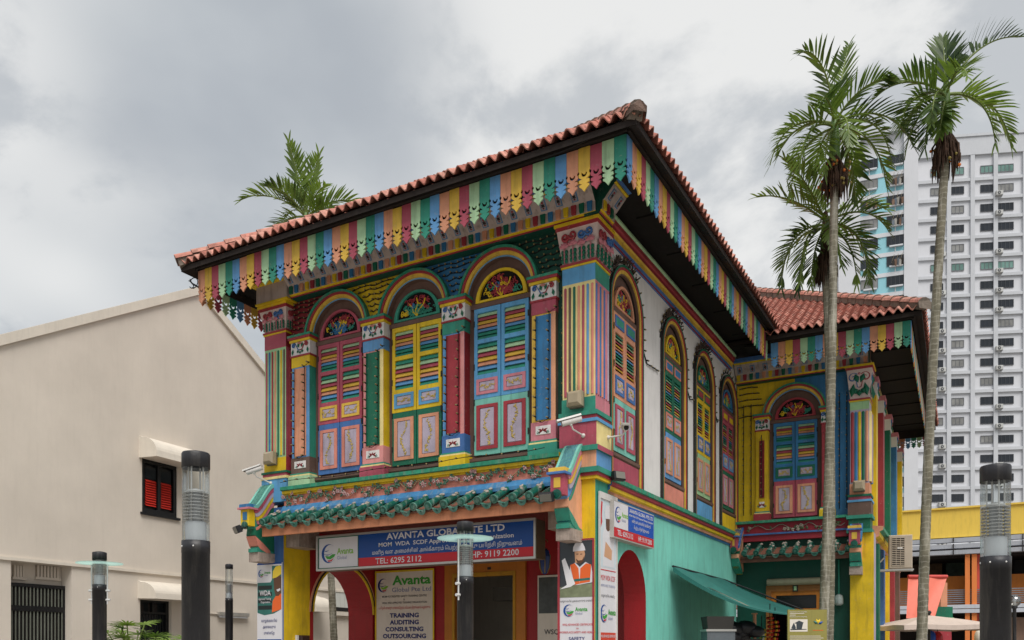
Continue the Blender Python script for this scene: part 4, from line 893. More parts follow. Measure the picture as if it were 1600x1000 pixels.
for s_, z_ in (('WSQ ADVANCED CERTIFICATE', .86), ('IN', .78), ('WORKPLACE SAFETY AND', .70), ('HEALTH', .61), ('SAFETY COORDINATION', .53)): ltext(vb, s_, .36, z_, .042, SW, .58 if len(s_) > 8 else None, .01)
ltext(vb, 'Tamil', .36, .40, .05, SYEL, .3); vp([(.32, .04), (.30, .22), (.34, .33), (.40, .33), (.42, .2), (.40, .04)], SYEL, -.004)
# poster on the left pillar
LM = frame(-7.24, -.03, 0, .9)
lp = thing('pillar_poster', 'tall white and blue WDA poster with man in yellow helmet on the blue pillar', 'poster', M=LM)
b = MB(); b.box(0, .66, 0, .02, 0, 2.33, 0); b.build('board', [SW], lp)
LW = .66
def lpoly(pts, m, y): return poly(LM, lp, pts, m, y, 'print', False)
lpoly(rect(0, LW, 2.30, 2.33), SB, -.002)
lpoly([(0.01, 1.36), (.01, 1.95), (.36, 1.95), (.40, 2.0), (.40, 2.27), (LW - .01, 2.27), (LW - .01, 1.42), (.45, 1.34), (.2, 1.31)], STEAL, -.002)
for i in range(4): lpoly(rect(.03, .40, 1.42 + .13 * i, 1.50 + .13 * i), plain('print_window', '1e2c2e', rough=.3, var=.2, streak=0, bump=0), -.003)
lpoly([(.40, 1.36), (.42, 1.58), (.50, 1.68), (.60, 1.74), (.65, 1.72), (.65, 1.42)], SOR, -.0042); lpoly([(.50, 1.68), (.46, 1.82), (.45, 2.02), (.60, 2.08), (.65, 2.04), (.65, 1.74), (.58, 1.68)], SSKD, -.0052)
lpoly([(.52, 1.80), (.56, 1.76), (.63, 1.79), (.62, 1.83), (.56, 1.81)], SW, -.006); lpoly([(.42, 2.02), (.43, 2.16), (.50, 2.25), (.60, 2.27), (.65, 2.25), (.65, 2.10), (.52, 2.04)], SYEL, -.006)
logo(lp, .11, 2.13, .15, -.004, None, True, SG)
ltext(lp, 'WDA', .22, 1.74, .10, SW, .30, .02, -.006); ltext(lp, 'Approved Training', .21, 1.63, .045, SW, .34, .01, -.006); ltext(lp, 'Organisation', .23, 1.565, .04, SW, .26, .01, -.006)
for s_, z_, wd in (('வாழ்க்கையில்', 1.20, .42), ('அனைவரும்', 1.08, .34), ('முன்னேற', .96, .28)): ltext(lp, s_, .33, z_, .055, SNAV, wd, .004)
lpoly(rect(0.01, .65, .42, .84), SB, -.002)
for s_, z_ in (('WSQ ADVANCED CERTIFICATE', .76), ('IN', .69), ('WORKPLACE SAFETY AND HEALTH', .62), ('LEVEL III', .56), ('SAFETY COORDINATION COURSE', .49)): ltext(lp, s_, .33, z_, .036, SW, .56 if len(s_) > 12 else None, .012)
ltext(lp, 'WSQ LEARNING', .33, .30, .06, SGR, .54, .01)
# training poster on the red veranda wall
TM = frame(-6.50, YB - .04, 0, .9)
tp_ = thing('training_poster', 'cream poster listing TRAINING AUDITING CONSULTING OUTSOURCING on the red veranda wall', 'poster', M=TM)
b = MB(); b.box(0, 1.55, 0, .02, 0, 2.34, 0); b.plate(rect(-.02, 1.57, -.02, 2.36), [rect(.02, 1.53, .02, 2.32)], -.006, .0, 1); b.build('board', [SCRM, P('gyellow')], tp_)
logo(tp_, .21, 2.04, .30, -.006, SNAV, False, SGL)
ltext(tp_, 'Avanta', .97, 2.13, .20, SG, 1.02, .03); ltext(tp_, 'Global Pte Ltd', .97, 1.93, .10, SGR, 1.04, .005)
ltext(tp_, 'MOM ACCREDITED SAFETY TRAINING CENTRE', .78, 1.79, .045, SD2, 1.2, .008); ltext(tp_, '&', .78, 1.72, .045, SD2); ltext(tp_, 'WDA, WSH APPROVED TRAINING ORGANISATION', .78, 1.65, .045, SD2, 1.2, .006)
ltext(tp_, 'பயிற்சி சான்று முன்னேற்றம் சேவை நிறுவனம் வழங்கும்', .78, 1.54, .055, SR, 1.38)
for s_, z_, wd in (('TRAINING', 1.37, .78), ('AUDITING', 1.22, .78), ('CONSULTING', 1.07, 1.02), ('OUTSOURCING', .92, 1.16)): ltext(tp_, s_, .78, z_, .095, SNAV, wd, .035)
b = MB(); b.plate(arc(.24, .58, .12, 0, 342, 19), (), -.006, -.002, 0); b.plate([(.58, .46), (.60, .68), (.68, .80), (.78, .83), (.88, .80), (.96, .68), (.98, .46)], (), -.006, -.002, 1); b.plate([(.63, .48), (.65, .67), (.72, .76), (.84, .76), (.91, .67), (.93, .48)], (), -.008, -.006, 2)
b.plate(arc(1.24, .60, .11, 0, 342, 19), (), -.006, -.002, 3); b.build('seals', [SB, plain('print_bronze', '8a6a3c', rough=.4, var=.1, streak=0, bump=0), SCRM, STEAL], tp_); ltext(tp_, 'TOP', .78, .62, .09, SR, .18, .02, -.010); ltext(tp_, 'IRCA', 1.24, .42, .07, SD2, .3, .01)
NM = frame(-2.45, YB - .04, 0, .9)
nb = thing('notice_panel', 'white notice panel lettered WSQ beside the office doorway on the red wall', 'notice', M=NM)
b = MB(); b.box(0, .9, 0, .02, 0, 2.1, 0); b.build('board', [SCRM], nb); b = MB(); b.box(.03, .87, -.006, 0, 1.35, 2.06); b.build('photo', [plain('print_dusk', '4a4e4c', rough=.3, var=.4, streak=.2, bump=0, scale=6)], nb)
for i in range(4): ltext(nb, ('WSQ', 'WOO', 'CERT', 'WSH')[i], .15, .98 - .26 * i, .10, SD2, None, .01, align='LEFT')
# olive information board in front of the wing
IM = Matrix.Translation(at(1231, 1010, 13.0) * 1.0) ; ip = at(1231, 1010, 13.0)
IMM = frame(ip.x, ip.y, YAW - 3, 0)
ib = thing('information_board', 'olive green information board with a small house photograph standing before the wing', 'sign', M=IMM)
b = MB(); b.box(0, .595, 0, .04, 1.25, 2.17, 0); b.box(.06, .1, .0, .04, 0, 1.25, 1); b.box(.5, .54, .0, .04, 0, 1.25, 1); b.build('board', [mat('olive_board', '8c8445', rough=.5, var=.08, streak=.1), DARK_SHADE], ib)
poly(IMM, ib, rect(.03, .30, 1.83, 2.02), SCRM, -.002, 'photo', False)
for q in ([(.05, 1.88), (.09, 1.97), (.12, 1.90), (.12, 1.86)], [(.13, 1.86), (.13, 1.95), (.10, 1.96), (.17, 2.0), (.24, 1.97), (.23, 1.95), (.21, 1.86)], [(.04, 1.85), (.29, 1.86), (.28, 1.87), (.04, 1.87)]): poly(IMM, ib, q, SCH, -.003, 'photo_print', False)
for i, (a, m) in enumerate(((2.6, STEAL), (1.9, SYEL), (1.2, SYEL), (.4, SB))):
    b = MB(); b.leaf(.46, 1.95, a, .085, .045, -.004, 0); b.build('emblem', [m], ib)
for z_ in (2.135, 2.06): ltext(ib, 'Residence of Tan Teng Niah', .03, z_, .016, SW, .26, 0, -.004, align='LEFT')
for z_, e_ in ((2.11, .25), (2.085, .12), (1.76, .5), (1.73, .54), (1.70, .5)): poly(IMM, ib, rect(.03, e_, z_ - .004, z_ + .004), SCRM, -.003, 'text_line', False)
poly(IMM, ib, rect(.38, .54, 1.845, 1.853), SOR, -.003, 'text_line', False)
# ------------------------------------------------------------------ fixtures on the house
CAMW = mat('camera_white', 'd4d0cb', rough=.4, var=.08, streak=.1); CAMG = mat('lens_black', '151515', rough=.2, var=.05, streak=0, bump=0)
def seccam(p, aim, wall, label):
    """p = centre of body, aim = horizontal heading in degrees of the lens, wall = wall fixing point"""
    t = thing('security_camera', label, 'camera', p, 'bullet cameras on the house')
    A = Matrix.Rotation(RAD(aim), 4, 'Z') @ Matrix.Rotation(RAD(-14), 4, 'Y')        # local +X looks out, tilted down
    A = Matrix.Rotation(RAD(aim), 4, 'Z') @ Matrix.Rotation(RAD(16), 4, 'Y')
    b = MB(); b.bev(-.05, .05, -.16, .16, -.045, .045, .012, 0)
    q = MB(); q.tube([(-.17, 0, 0), (-.16, 0, 0), (.15, 0, 0)], [.03, .05, .05], 10, 0); q.tube([(.148, 0, 0), (.156, 0, 0)], .04, 10, 1); q.build('body', [CAMW, CAMG], t, A)
    q = MB(); q.add([(-.17, -.062, .035), (.21, -.062, .035), (.21, .062, .035), (-.17, .062, .035), (-.17, -.05, .066), (.22, -.05, .066), (.22, .05, .066), (-.17, .05, .066)], [(4, 5, 6, 7), (0, 1, 5, 4), (3, 7, 6, 2), (0, 4, 7, 3), (1, 2, 6, 5)], 0); q.build('sun_shade', [CAMW], t, A)
    d = Vector(wall) - Vector(p); q = MB(); q.tube([(0, 0, -.05), (d.x * .15, d.y * .15, -.12), d], .014, 6, 0); q.ball((0, 0, -.055), .026, 0, 6); q.ball(d, .035, 0, 6); q.build('bracket', [CAMW], t)
    return t
seccam((-.27, -.30, 5.06), 212, (-.18, -.05, 4.88), 'white bullet camera on the corner pilaster turned along the front')
seccam((.33, .42, 5.05), -62, (.05, .40, 4.92), 'white bullet camera on the corner pilaster turned along the side')
seccam((-7.02, -.32, 5.0), 200, (-6.85, -.05, 4.78), 'white bullet camera on the pilaster with blue base at the white building end')
def bulkhead(M, label):
    t = thing('bulkhead_lamp', label, 'lamp', M=M, group='square lamps on the pilasters')
    b = MB(); b.box(-.12, .12, -.04, 0, -.12, .12); b.build('back_plate', [mat('lamp_grey', '6b655c', rough=.5)], t)
    b = MB(); b.bev(-.125, .125, -.17, -.041, -.105, .125, .045, 0); b.build('diffuser', [mat('lamp_diffuser', 'a5977e', rough=.35, var=.12, streak=.1)], t)
bulkhead(T((-.29, -.03, 5.44)), 'square frosted lamp at the foot of the pilaster above the street corner')
bulkhead(T((-6.82, -.03, 5.24)), 'square frosted lamp on the far pilaster next to the white building')
bulkhead(WG @ T((2.82, -.18, 5.22)), 'square frosted lamp on the pilaster of the rear wing')
DKM = mat('black_metal', '232326', rough=.5, var=.15, streak=.05)
def flood(p, rz, label, tilt=25):
    t = thing('flood_light', label, 'flood light', p, 'black flood lights')
    A = Matrix.Rotation(RAD(rz), 4, 'Z') @ Matrix.Rotation(RAD(tilt), 4, 'X')
    b = MB(); b.bev(-.11, .11, -.09, .0, -.07, .07, .02, 0); b.box(-.09, .09, -.094, -.088, -.055, .055, 1); b.box(-.08, .08, 0, .03, -.05, .05, 0); b.build('housing', [DKM, mat('lamp_glass_grey', '77746c', rough=.15, var=.05, streak=0, bump=0)], t, A)
    b = MB(); b.tube([(-.12, 0, 0), (-.12, .08, -.02), (.12, .08, -.02), (.12, 0, 0)], .01, 5, 0); b.build('yoke', [DKM], t, A)
flood((-.48, -.70, 3.86), 10, 'flood light at the canopy end beside the corner pillar'); flood((-6.98, -.72, 3.82), -25, 'flood light at the canopy end beside the blue pillar'); flood((.16, .50, 4.30), 60, 'flood light on the green ledge at the street corner', -10)
# hanging lantern in the veranda
lt = thing('hanging_lantern', 'hanging blue glass lantern with gilt frame in the veranda', 'lantern', (-1.55, 1.3, 2.9))
b = MB(); b.lathe([(.02, -.02), (.05, .0), (.09, .10), (.11, .30), (.08, .40), (.03, .44)], 6, 0, smooth=False); b.build('glass', [mat('lantern_blue', '2a3c78', rough=.2, var=.2)], lt)
b = MB()
for k in range(6):
    a = k * math.pi / 3; b.tube([(.05 * math.cos(a), .05 * math.sin(a), 0), (.095 * math.cos(a), .095 * math.sin(a), .1), (.115 * math.cos(a), .115 * math.sin(a), .3), (.03 * math.cos(a), .03 * math.sin(a), .45)], .009, 5, 0)
b.scroll(0, .55, .06, 1, 1, 0, .008, 0); b.tube([(0, 0, .44), (0, 0, 1.0)], .006, 5, 0); b.build('cage', [mat('gilt', '8a7748', rough=.4, metal=.4)], lt)
# intercom box on the yellow side of the left pillar
mbx = thing('letter_box', 'dark brown letter box with white label on the yellow pillar face', 'box', (-6.55, .5, 1.3))
b = MB(); b.bev(-.13, .13, -.10, 0, -.2, .52, .03, 0); b.bev(-.10, .10, -.11, -.1, .30, .38, .004, 1); b.box(-.06, .06, -.104, -.098, -.1, .15, 2); b.build('case', [mat('brown_metal', '3b2822', rough=.35), SW, DARK_SHADE], mbx, Matrix.Rotation(RAD(90), 4, 'Z'))
b = MB(); b.box(-.2, -.15, -.05, 0, .2, .52, 0); b.tube([(-.2, -.04, .2), (-.24, -.06, .12)], .015, 5, 0); b.build('latch', [CAMW], mbx, Matrix.Rotation(RAD(90), 4, 'Z'))
# pendant lamp on the wing shop wall
pl_ = thing('pendant_lamp', 'small white lamp on a green cable before the dark green wall', 'lamp', (0, 0, 0), M=WG @ T((2.36, .0, 2.55)))
b = MB(); b.lathe([(.02, .26), (.08, .23), (.10, .16), (.10, .04), (.06, 0), (.0, -.005)], 12, 0); b.build('shade', [mat('lamp_white', 'a6b0ac', rough=.5)], pl_); b = MB(); b.tube([(0, 0, .25), (0, 0, 1.05)], .018, 6, 0); b.build('cable', [P('teal')], pl_)
# ------------------------------------------------------------------ strings of bulbs
CAB = mat('cable_black', '1a1a1a', rough=.6, var=.1, streak=0, bump=0); BULB = mat('bulb_amber', '8c7a52', rough=.3, var=.3, streak=0)
def string(M, paths, label, step=.16, ln=.07, dirf=None, r=.006):
    b = MB()
    for path in paths:
        pts = [Vector(p) for p in path]; b.tube(pts, r, 4, 0)
        acc = 0.0
        for i in range(len(pts) - 1):
            d = pts[i + 1] - pts[i]; L_ = d.length; s_ = (step - acc) if acc else step * .5
            while s_ < L_:
                p = pts[i] + d * (s_ / L_); o = Vector(dirf(p)) if dirf else Vector((rnd.uniform(-.5, .1), -1, rnd.uniform(-.1, .3))).normalized()
                b.tube([p, p + o * ln * .55], .014, 5, 0); b.tube([p + o * ln * .55, p + o * ln * .75, p + o * ln], [.015, .018, .006], 5, 1); s_ += step
            acc = (L_ - (s_ - step)) % step
    b.build('light_string', [CAB, BULB], None, M, label=label, cat='lights', group='strings of bulbs on the house')
PN = ['orange', 'green', 'crimson', 'blue']
for i, (a, c) in enumerate(((-6.41, -5.92), (-4.65, -4.15), (-2.90, -2.42), (-1.16, -.69))):
    xl, xr = a + .11, c - .12
    string(FR, [[(xl, .015, 6.93), (xl, .015, 5.24), ((xl + xr) / 2, .01, 5.2), (xr, .015, 5.26), (xr, .015, 6.95), (xr + .16, .0, 7.0)]], 'loop of bulbs hung down the pilaster with the %s panel' % PN[i], .155, .075)
for i, (k, x0, x1, e0, e1) in enumerate((('dark red', -6.45, CX[0], 0, 1), ('yellow', CX[0], CX[1], 1, 1), ('blue', CX[1], CX[2], 1, 1), ('dark green', CX[2], -.6, 1, 0))):
    ps = []
    for z in (7.62, 7.72, 7.82, 7.92, 8.02, 8.12, 8.2):
        h = math.sqrt(max(0, .80 ** 2 - (z - ZA) ** 2)); a = x0 + (h if e0 else .03); c = x1 - (h if e1 else .03)
        if c - a > .15: ps.append([(a + (c - a) * j / 6, .115, z + .02 * math.sin(j * 2.1 + z * 9)) for j in range(7)])
    string(FR, ps, 'rows of bulbs across the %s spandrel between the front arches' % k, .13, .05, r=.010)
string(FR, [[(-.60, .12, 7.3 - .2 * j) for j in range(14)]], 'upright string of bulbs on the dark green strip beside the corner pilaster', .2, .05)
string(FR, [[(x, -.15 - .01 * (k % 2), 4.74 + .02 * math.sin(k)) for k, x in enumerate([-6.5 + .3 * j for j in range(20)])]], 'string of bulbs along the green front ledge', .3, .05)
for i, c in enumerate(WC):
    pa = [(c + .80 * math.cos(RAD(t)), -.01, 7.25 + .80 * math.sin(RAD(t))) for t in range(170, -1, -10)]; pa += [(c + .80, -.01, 6.9)]
    if i < 3: pa += [(c + 1.0, -.02, 6.68), (WC[i + 1] - .9, -.02, 6.72)]
    def rad(p, c=c): 
        v = Vector((p.x - c, -.25, max(0, p.z - 7.25) + .05)); return v.normalized()
    string(SD, [pa], ('string of bulbs round the side arch next to the corner pilaster', 'string of bulbs round the arch of the green shutters on the side', 'string of bulbs round the arch of the yellow shutters on the side', 'string of bulbs round the side arch nearest the wing')[i], .19, .11, rad, .012)
b = MB(); r_ = random.Random(5)
for i, c in enumerate(WC[:3]):
    q = MB()
    for _ in range(60):
        t = RAD(r_.uniform(60, 150)); rr_ = r_.uniform(.76, .86); p = Vector((c + rr_ * math.cos(t), r_.uniform(-.06, .02), 7.25 + rr_ * math.sin(t)))
        q.tube([p, p + Vector((r_.uniform(-.05, .05), r_.uniform(-.09, 0), r_.uniform(-.02, .1)))], .012, 4, 0)
    q.build('dry_garland', [mat('dry_leaves', '4a3a32', var=.4)], None, SD, label=('tangle of dry leaves over the side arch next to the corner pilaster', 'tangle of dry leaves over the arch of the green shutters', 'tangle of dry leaves over the arch of the yellow shutters')[i], cat='garland', group='dry garlands over side arches')
for u0, k in ((.18, 'yellow'), (.36, 'yellow')): pass
string(WG, [[(u, .11, 7.5 - .3 * j) for j in range(10)] for u in (.16, .34)], 'pair of upright bulb strings on the yellow wall of the wing', .155, .05, r=.009)
string(WG, [[(u, .11, 7.5 - .3 * j) for j in range(10)] for u in (2.36, 2.52)], 'pair of upright bulb strings on the blue wall of the wing', .155, .05, r=.009)
string(WG, [[(.61, .0, 6.7 - .3 * j) for j in range(6)]], 'single upright bulb string on the red panel of the wing', .155, .05, r=.009)
string(WG, [[(.05, .11, z), (.25, .11, z + .02), (.62 - .3 * (z - 7.5), .11, z)] for z in (7.2, 7.45, 7.6, 7.75, 7.9)], 'rows of bulbs over the yellow corner of the wing', .13, .05, r=.012)
b = MB()
for k, (dx, dz, rr_) in enumerate(((0, 0, .10), (-.06, -.04, .07), (.05, -.06, .12))):
    b.tube([(X0 - .06 + dx - rr_ * math.cos(t * .55) * (1 if t < 9 else .6), Y0 - .05 - .02 * k, 8.60 + dz + rr_ * math.sin(t * .55 + k) * .7 - .01 * t) for t in range(12)], .009, 5, 0)
b.tube([(X0 - .2, Y0 - .05, 8.62), (X0 - .1, Y0 - .05, 8.52), (X0 + .02, Y0 - .04, 8.45)], .009, 5, 0)
b.build('loose_cable', [CAB], None, label='loose black cable ends dangling at the eave corner beside the white building', cat='cable')
b = MB(); b.tube([(X1 + .14 - 1.4 + .15 * t, Y0 - .16, 8.70 + .0025 * t * t) for t in range(11)] + [(X1 + .2, Y0 - .05, 9.0)], .008, 5, 0); b.build('eave_cable', [CAB], None, label='thin black cable along the eave up to the roof corner', cat='cable')
# ------------------------------------------------------------------ awning, stall goods, air conditioner
AWN = mat('awning_green', '2f6f68', rough=.55, var=.18, streak=.12, scale=3)
aw_ = thing('wall_awning', 'sagging dark green cloth awning fixed to the mint side wall', 'awning', (-.05, 5.5, 0))
b = MB(); NU, NV = 14, 12
def awp(u, v):
    y = 3.62 + 3.9 * u; x = .03 + 2.25 * v
    z = 3.14 - .96 * v ** .92 - .18 * math.sin(math.pi * v) * (1 - .7 * u) - .06 * math.sin(math.pi * u) * math.sin(math.pi * v) + .015 * math.sin(u * 17 + v * 5)
    return (x + .05, y - 5.5, z)
vs = [awp(i / NU, j / NV) for i in range(NU + 1) for j in range(NV + 1)]; c_ = NV + 1
b.add(vs, [(i * c_ + j, i * c_ + j + 1, (i + 1) * c_ + j + 1, (i + 1) * c_ + j) for i in range(NU) for j in range(NV)], 0, True)
fl = [awp(0, j / NV) for j in range(NV + 1)]; b.add(fl + [(x, y, z - .10 * (1 - .9 * k / NV)) for k, (x, y, z) in enumerate(fl)], [(j, j + 1, c_ + j + 1, c_ + j) for j in range(NV)], 0, True)
b.build('cloth', [AWN], aw_)
b = MB(); b.tube([awp(0, 0), awp(1, 0)], .025, 6, 0); b.tube([awp(.98, 0), awp(.98, 1)], .018, 6, 0); b.tube([awp(.02, 1), awp(.98, 1)], .018, 6, 0); b.build('rail', [DKM], aw_)
b = MB(); b.add([awp(.06, .25), awp(.1, .3), awp(.08, .62), awp(.04, .60)], [(0, 1, 2, 3)], 0); 
for v in b.v[:]: pass
b.v = [(x, y, z + .012) for x, y, z in b.v]; b.build('worn_patch', [mat('faded_cloth', 'b09a86', var=.4, scale=12)], aw_)
GM = mat('grey_steel', '6f757a', rough=.4, metal=.5, var=.1); DKC = mat('dark_crate', '34322f', rough=.7, var=.2)
p = at(1105, 1010, 15.6); t = thing('steel_cabinet', 'grey steel cabinet under the green awning', 'cabinet', (p.x, p.y, 0)); M_ = Matrix.Rotation(RAD(YAW), 4, 'Z')
b = MB(); b.box(0, .52, 0, .5, 0, 1.88, 0); b.build('body', [GM], t, M_); b = MB(); b.box(-.02, .54, -.02, .52, 1.88, 1.92, 0); b.build('lid', [ALU], t, M_)
cr = MB(); cr.add([(.02, .02, 1.922), (.48, .02, 1.922), (.48, .46, 1.922), (.02, .46, 1.922), (-.01, -.01, 2.16), (.51, -.01, 2.16), (.51, .49, 2.16), (-.01, .49, 2.16)], [(0, 3, 2, 1), (0, 1, 5, 4), (1, 2, 6, 5), (2, 3, 7, 6), (3, 0, 4, 7), (4, 5, 6, 7)], 0)
cr.build('plastic_tub', [DKC], None, T((p.x, p.y, 0)) @ M_, label='dark plastic tub on top of the grey steel cabinet', cat='tub')
p2 = at(1150, 1010, 16.2); b = MB(); r_ = random.Random(9); b.box(-.3, .45, -.2, .3, 0, 1.75, 0)
for _ in range(14): b.ball((r_.uniform(-.25, .4), r_.uniform(-.2, .2), 1.75 + r_.uniform(0, .35)), r_.uniform(.12, .22), 1, 7, (1.1, 1, .7))
b.build('stall_counter', [DKC, mat('black_bags', '1b1a1e', rough=.4, var=.2)], None, T((p2.x, p2.y, 0)) @ M_, label='dark stall counter heaped with black bags under the awning', cat='counter')
p3 = at(1179, 1010, 16.6); b = MB(); b.tube([(0, 0, 0), (0, 0, 2.24)], .035, 8, 0); b.box(-.06, .06, -.06, .06, 0, .03, 0); b.box(-.05, .05, -.05, .05, 2.24, 2.26, 0); b.build('awning_post', [P('orange')], None, T((p3.x, p3.y, 0)), label='round orange post holding up the green awning', cat='post')
for gi, (gx, gz, cols, lab) in enumerate(((1190, 985, ('e0c020', 'd8d0c0'), 'yellow'), (1203, 966, ('b3201c', 'e06a1c'), 'red and orange'), (1211, 972, ('b3201c', 'd8a020'), 'red and gold'))):
    pg = at(gx, gz, 17.2); b = MB(); r_ = random.Random(gi)
    for k in range(10):
        for j in range(6):
            a = j * 1.05 + k; b.ball((.05 * math.cos(a) + .02 * math.sin(k), .05 * math.sin(a), -k * .085), .032, (j + k) % 2, 4)
    b.tube([(0, 0, .3), (0, 0, -.8)], .01, 4, 2)
    b.build('flower_garland', [mat('garland_' + c, c, var=.3) for c in cols] + [CAB], None, T(pg), label='%s flower garland hanging at the wing doorway' % lab, cat='garland', group='garlands for sale')
ac = thing('air_conditioner', 'beige outdoor air conditioner with slotted grille on the wing side wall', 'air conditioner', (3.45, 10.4, 3.45)); ACM = mat('beige_metal', 'b3a594', rough=.5, var=.08, streak=.12)
A = Matrix.Rotation(RAD(8), 4, 'Z')
b = MB(); b.bev(-.25, .27, -.14, .2, .03, .84, .02, 0); b.build('case', [ACM], ac, A)
b = MB(); b.plate(rect(-.19, .10, .10, .78), [rect(x_ - .042, x_ + .042, z_, z_ + .026) for x_ in (-.135, -.04, .055) for z_ in [.12 + .044 * k for k in range(15)]], -.155, -.142, 0); b.box(-.18, .09, -.1415, -.139, .11, .77, 1); b.build('grille', [ACM, BLACK], ac, A)
b = MB(); b.box(-.06, .05, -.165, -.155, .50, .54); b.build('badge', [CAMW], ac, A)
b = MB(); b.box(-.75, .30, -.14, -.10, -.02, .02); b.box(-.75, .30, .14, .18, -.02, .02); b.tube([(-.7, -.1, -.1), (-.35, -.1, .3)], .02, 5, 0); b.build('bracket', [ALU], ac, A)
# coral cloth and stall umbrella behind the wing
cm = thing('coral_awning', 'coral pink roll down awning between the wing and market building', 'awning', at(1450, 1010, 27)); b = MB(); S_ = 27 / FPX
pts_ = [(-30, 109), (30, 110), (29, 104), (20, 50), (12, 44), (-34, 40)]; n = 10
vs = []
for i in range(n + 1):
    for j in range(n + 1):
        u, v = i / n, j / n; x = (-31 + 61 * u) * S_ - .02 * v; x -= u * v * .36; z = (109 - 66 * v) * S_; vs.append((x * math.cos(RAD(YAW)), x * math.sin(RAD(YAW)) - .5 * v + .04 * math.sin(u * 9 + v * 3), z))
b.add(vs, [(i * (n + 1) + j, i * (n + 1) + j + 1, (i + 1) * (n + 1) + j + 1, (i + 1) * (n + 1) + j) for i in range(n) for j in range(n)], 0, True); b.build('cloth', [mat('coral_cloth', 'e87a66', rough=.55, var=.08, streak=.05)], cm)
b = MB(); b.tube([vs[0], vs[n * (n + 1)]], .06, 8, 0); b.build('roller', [mat('coral_roller', 'c94f48')], cm)
um = thing('market_umbrella', 'wide beige market umbrella beyond the yellow wing pillar', 'umbrella', at(1452, 1010, 20.5) - Vector((0, 0, 1.6))); 
b = MB(); r0 = 1.62; tips = [(r0 * math.cos(RAD(45 + 90 * k + YAW)), r0 * math.sin(RAD(45 + 90 * k + YAW))) for k in range(4)]
ring = []
for k in range(4):
    a, c = Vector((*tips[k], 0)), Vector((*tips[(k + 1) % 4], 0))
    for j in range(4): ring.append(a.lerp(c, j / 4) * (1 - .02 * math.sin(math.pi * j / 4)))
m1 = [(v.x * .5, v.y * .5, 2.24) for v in ring]; m2 = [(v.x, v.y, 2.09 + .02 * (k % 2)) for k, v in enumerate(ring)]; m3 = [(v.x, v.y, 1.98 + .02 * (k % 2)) for k, v in enumerate(ring)]
b.add([(0, 0, 2.36)] + m1 + m2 + m3, [(0, 1 + k, 1 + (k + 1) % 16) for k in range(16)] + [(1 + k, 17 + k, 17 + (k + 1) % 16, 1 + (k + 1) % 16) for k in range(16)] + [(17 + k, 33 + k, 33 + (k + 1) % 16, 17 + (k + 1) % 16) for k in range(16)], 0, False); b.build('canopy', [mat('beige_canvas', 'c9b8ac', rough=.8, var=.08, streak=.08)], um)
b = MB(); b.tube([(0, 0, 0), (0, 0, 2.42)], .03, 8, 0); b.ball((0, 0, 2.43), .05, 0, 6); b.box(-.25, .25, -.25, .25, 0, .08, 0); b.build('pole', [DKM], um)
b = MB()
for v in ring[::2]: b.tube([(0, 0, 2.32), (v.x * .98, v.y * .98, 2.05)], .012, 4, 0)
b.build('ribs', [DKM], um)
for i, (gx, gz, c, lab) in enumerate(((1455, 998, '2a54b0', 'blue'), (1465, 999, 'b8242c', 'red'), (1530, 996, 'd8cfc0', 'white'))):
    pg = at(gx, gz, 21.5); b = MB(); b.ball((0, 0, 0), .16, 0, 7, (.8, .8, 1.3)); b.tube([(0, 0, .15), (0, 0, .6)], .008, 4, 1); b.ball((.05, 0, -.2), .1, 0, 6)
    b.build('hanging_goods', [mat('goods_' + c, c, rough=.4), CAB], None, T(pg), label='%s bundle hanging below the beige umbrella' % lab, cat='goods', group='goods under the umbrella')
# ------------------------------------------------------------------ street lamps
def discmat():
    m = bpy.data.materials.new('frosted_disc'); m.use_nodes = True; t = m.node_tree; n = t.nodes; l = t.links; n.remove(n['Principled BSDF'])
    tr = n.new('ShaderNodeBsdfTranslucent'); tr.inputs[0].default_value = lin('d9efe9'); tp = n.new('ShaderNodeBsdfTransparent'); tp.inputs[0].default_value = lin('e0f2ee')
    ms = n.new('ShaderNodeMixShader'); ms.inputs[0].default_value = .62; l.new(tr.outputs[0], ms.inputs[1]); l.new(tp.outputs[0], ms.inputs[2]); l.new(ms.outputs[0], n['Material Output'].inputs[0]); return m
LB = mat('lamp_black', '2b2b2f', rough=.45, var=.25, streak=.16, dirt='77736c', scale=5); LGL = glassmat('clear_tube', 'f6f9f8', fac=.92); STEEL = mat('brushed_steel', 'd6d4d2', rough=.35, metal=.15, var=.1, streak=.05); LWH = mat('diffuser_white', 'd2d4d8', rough=.5, var=.04, streak=.05); DISC = discmat()
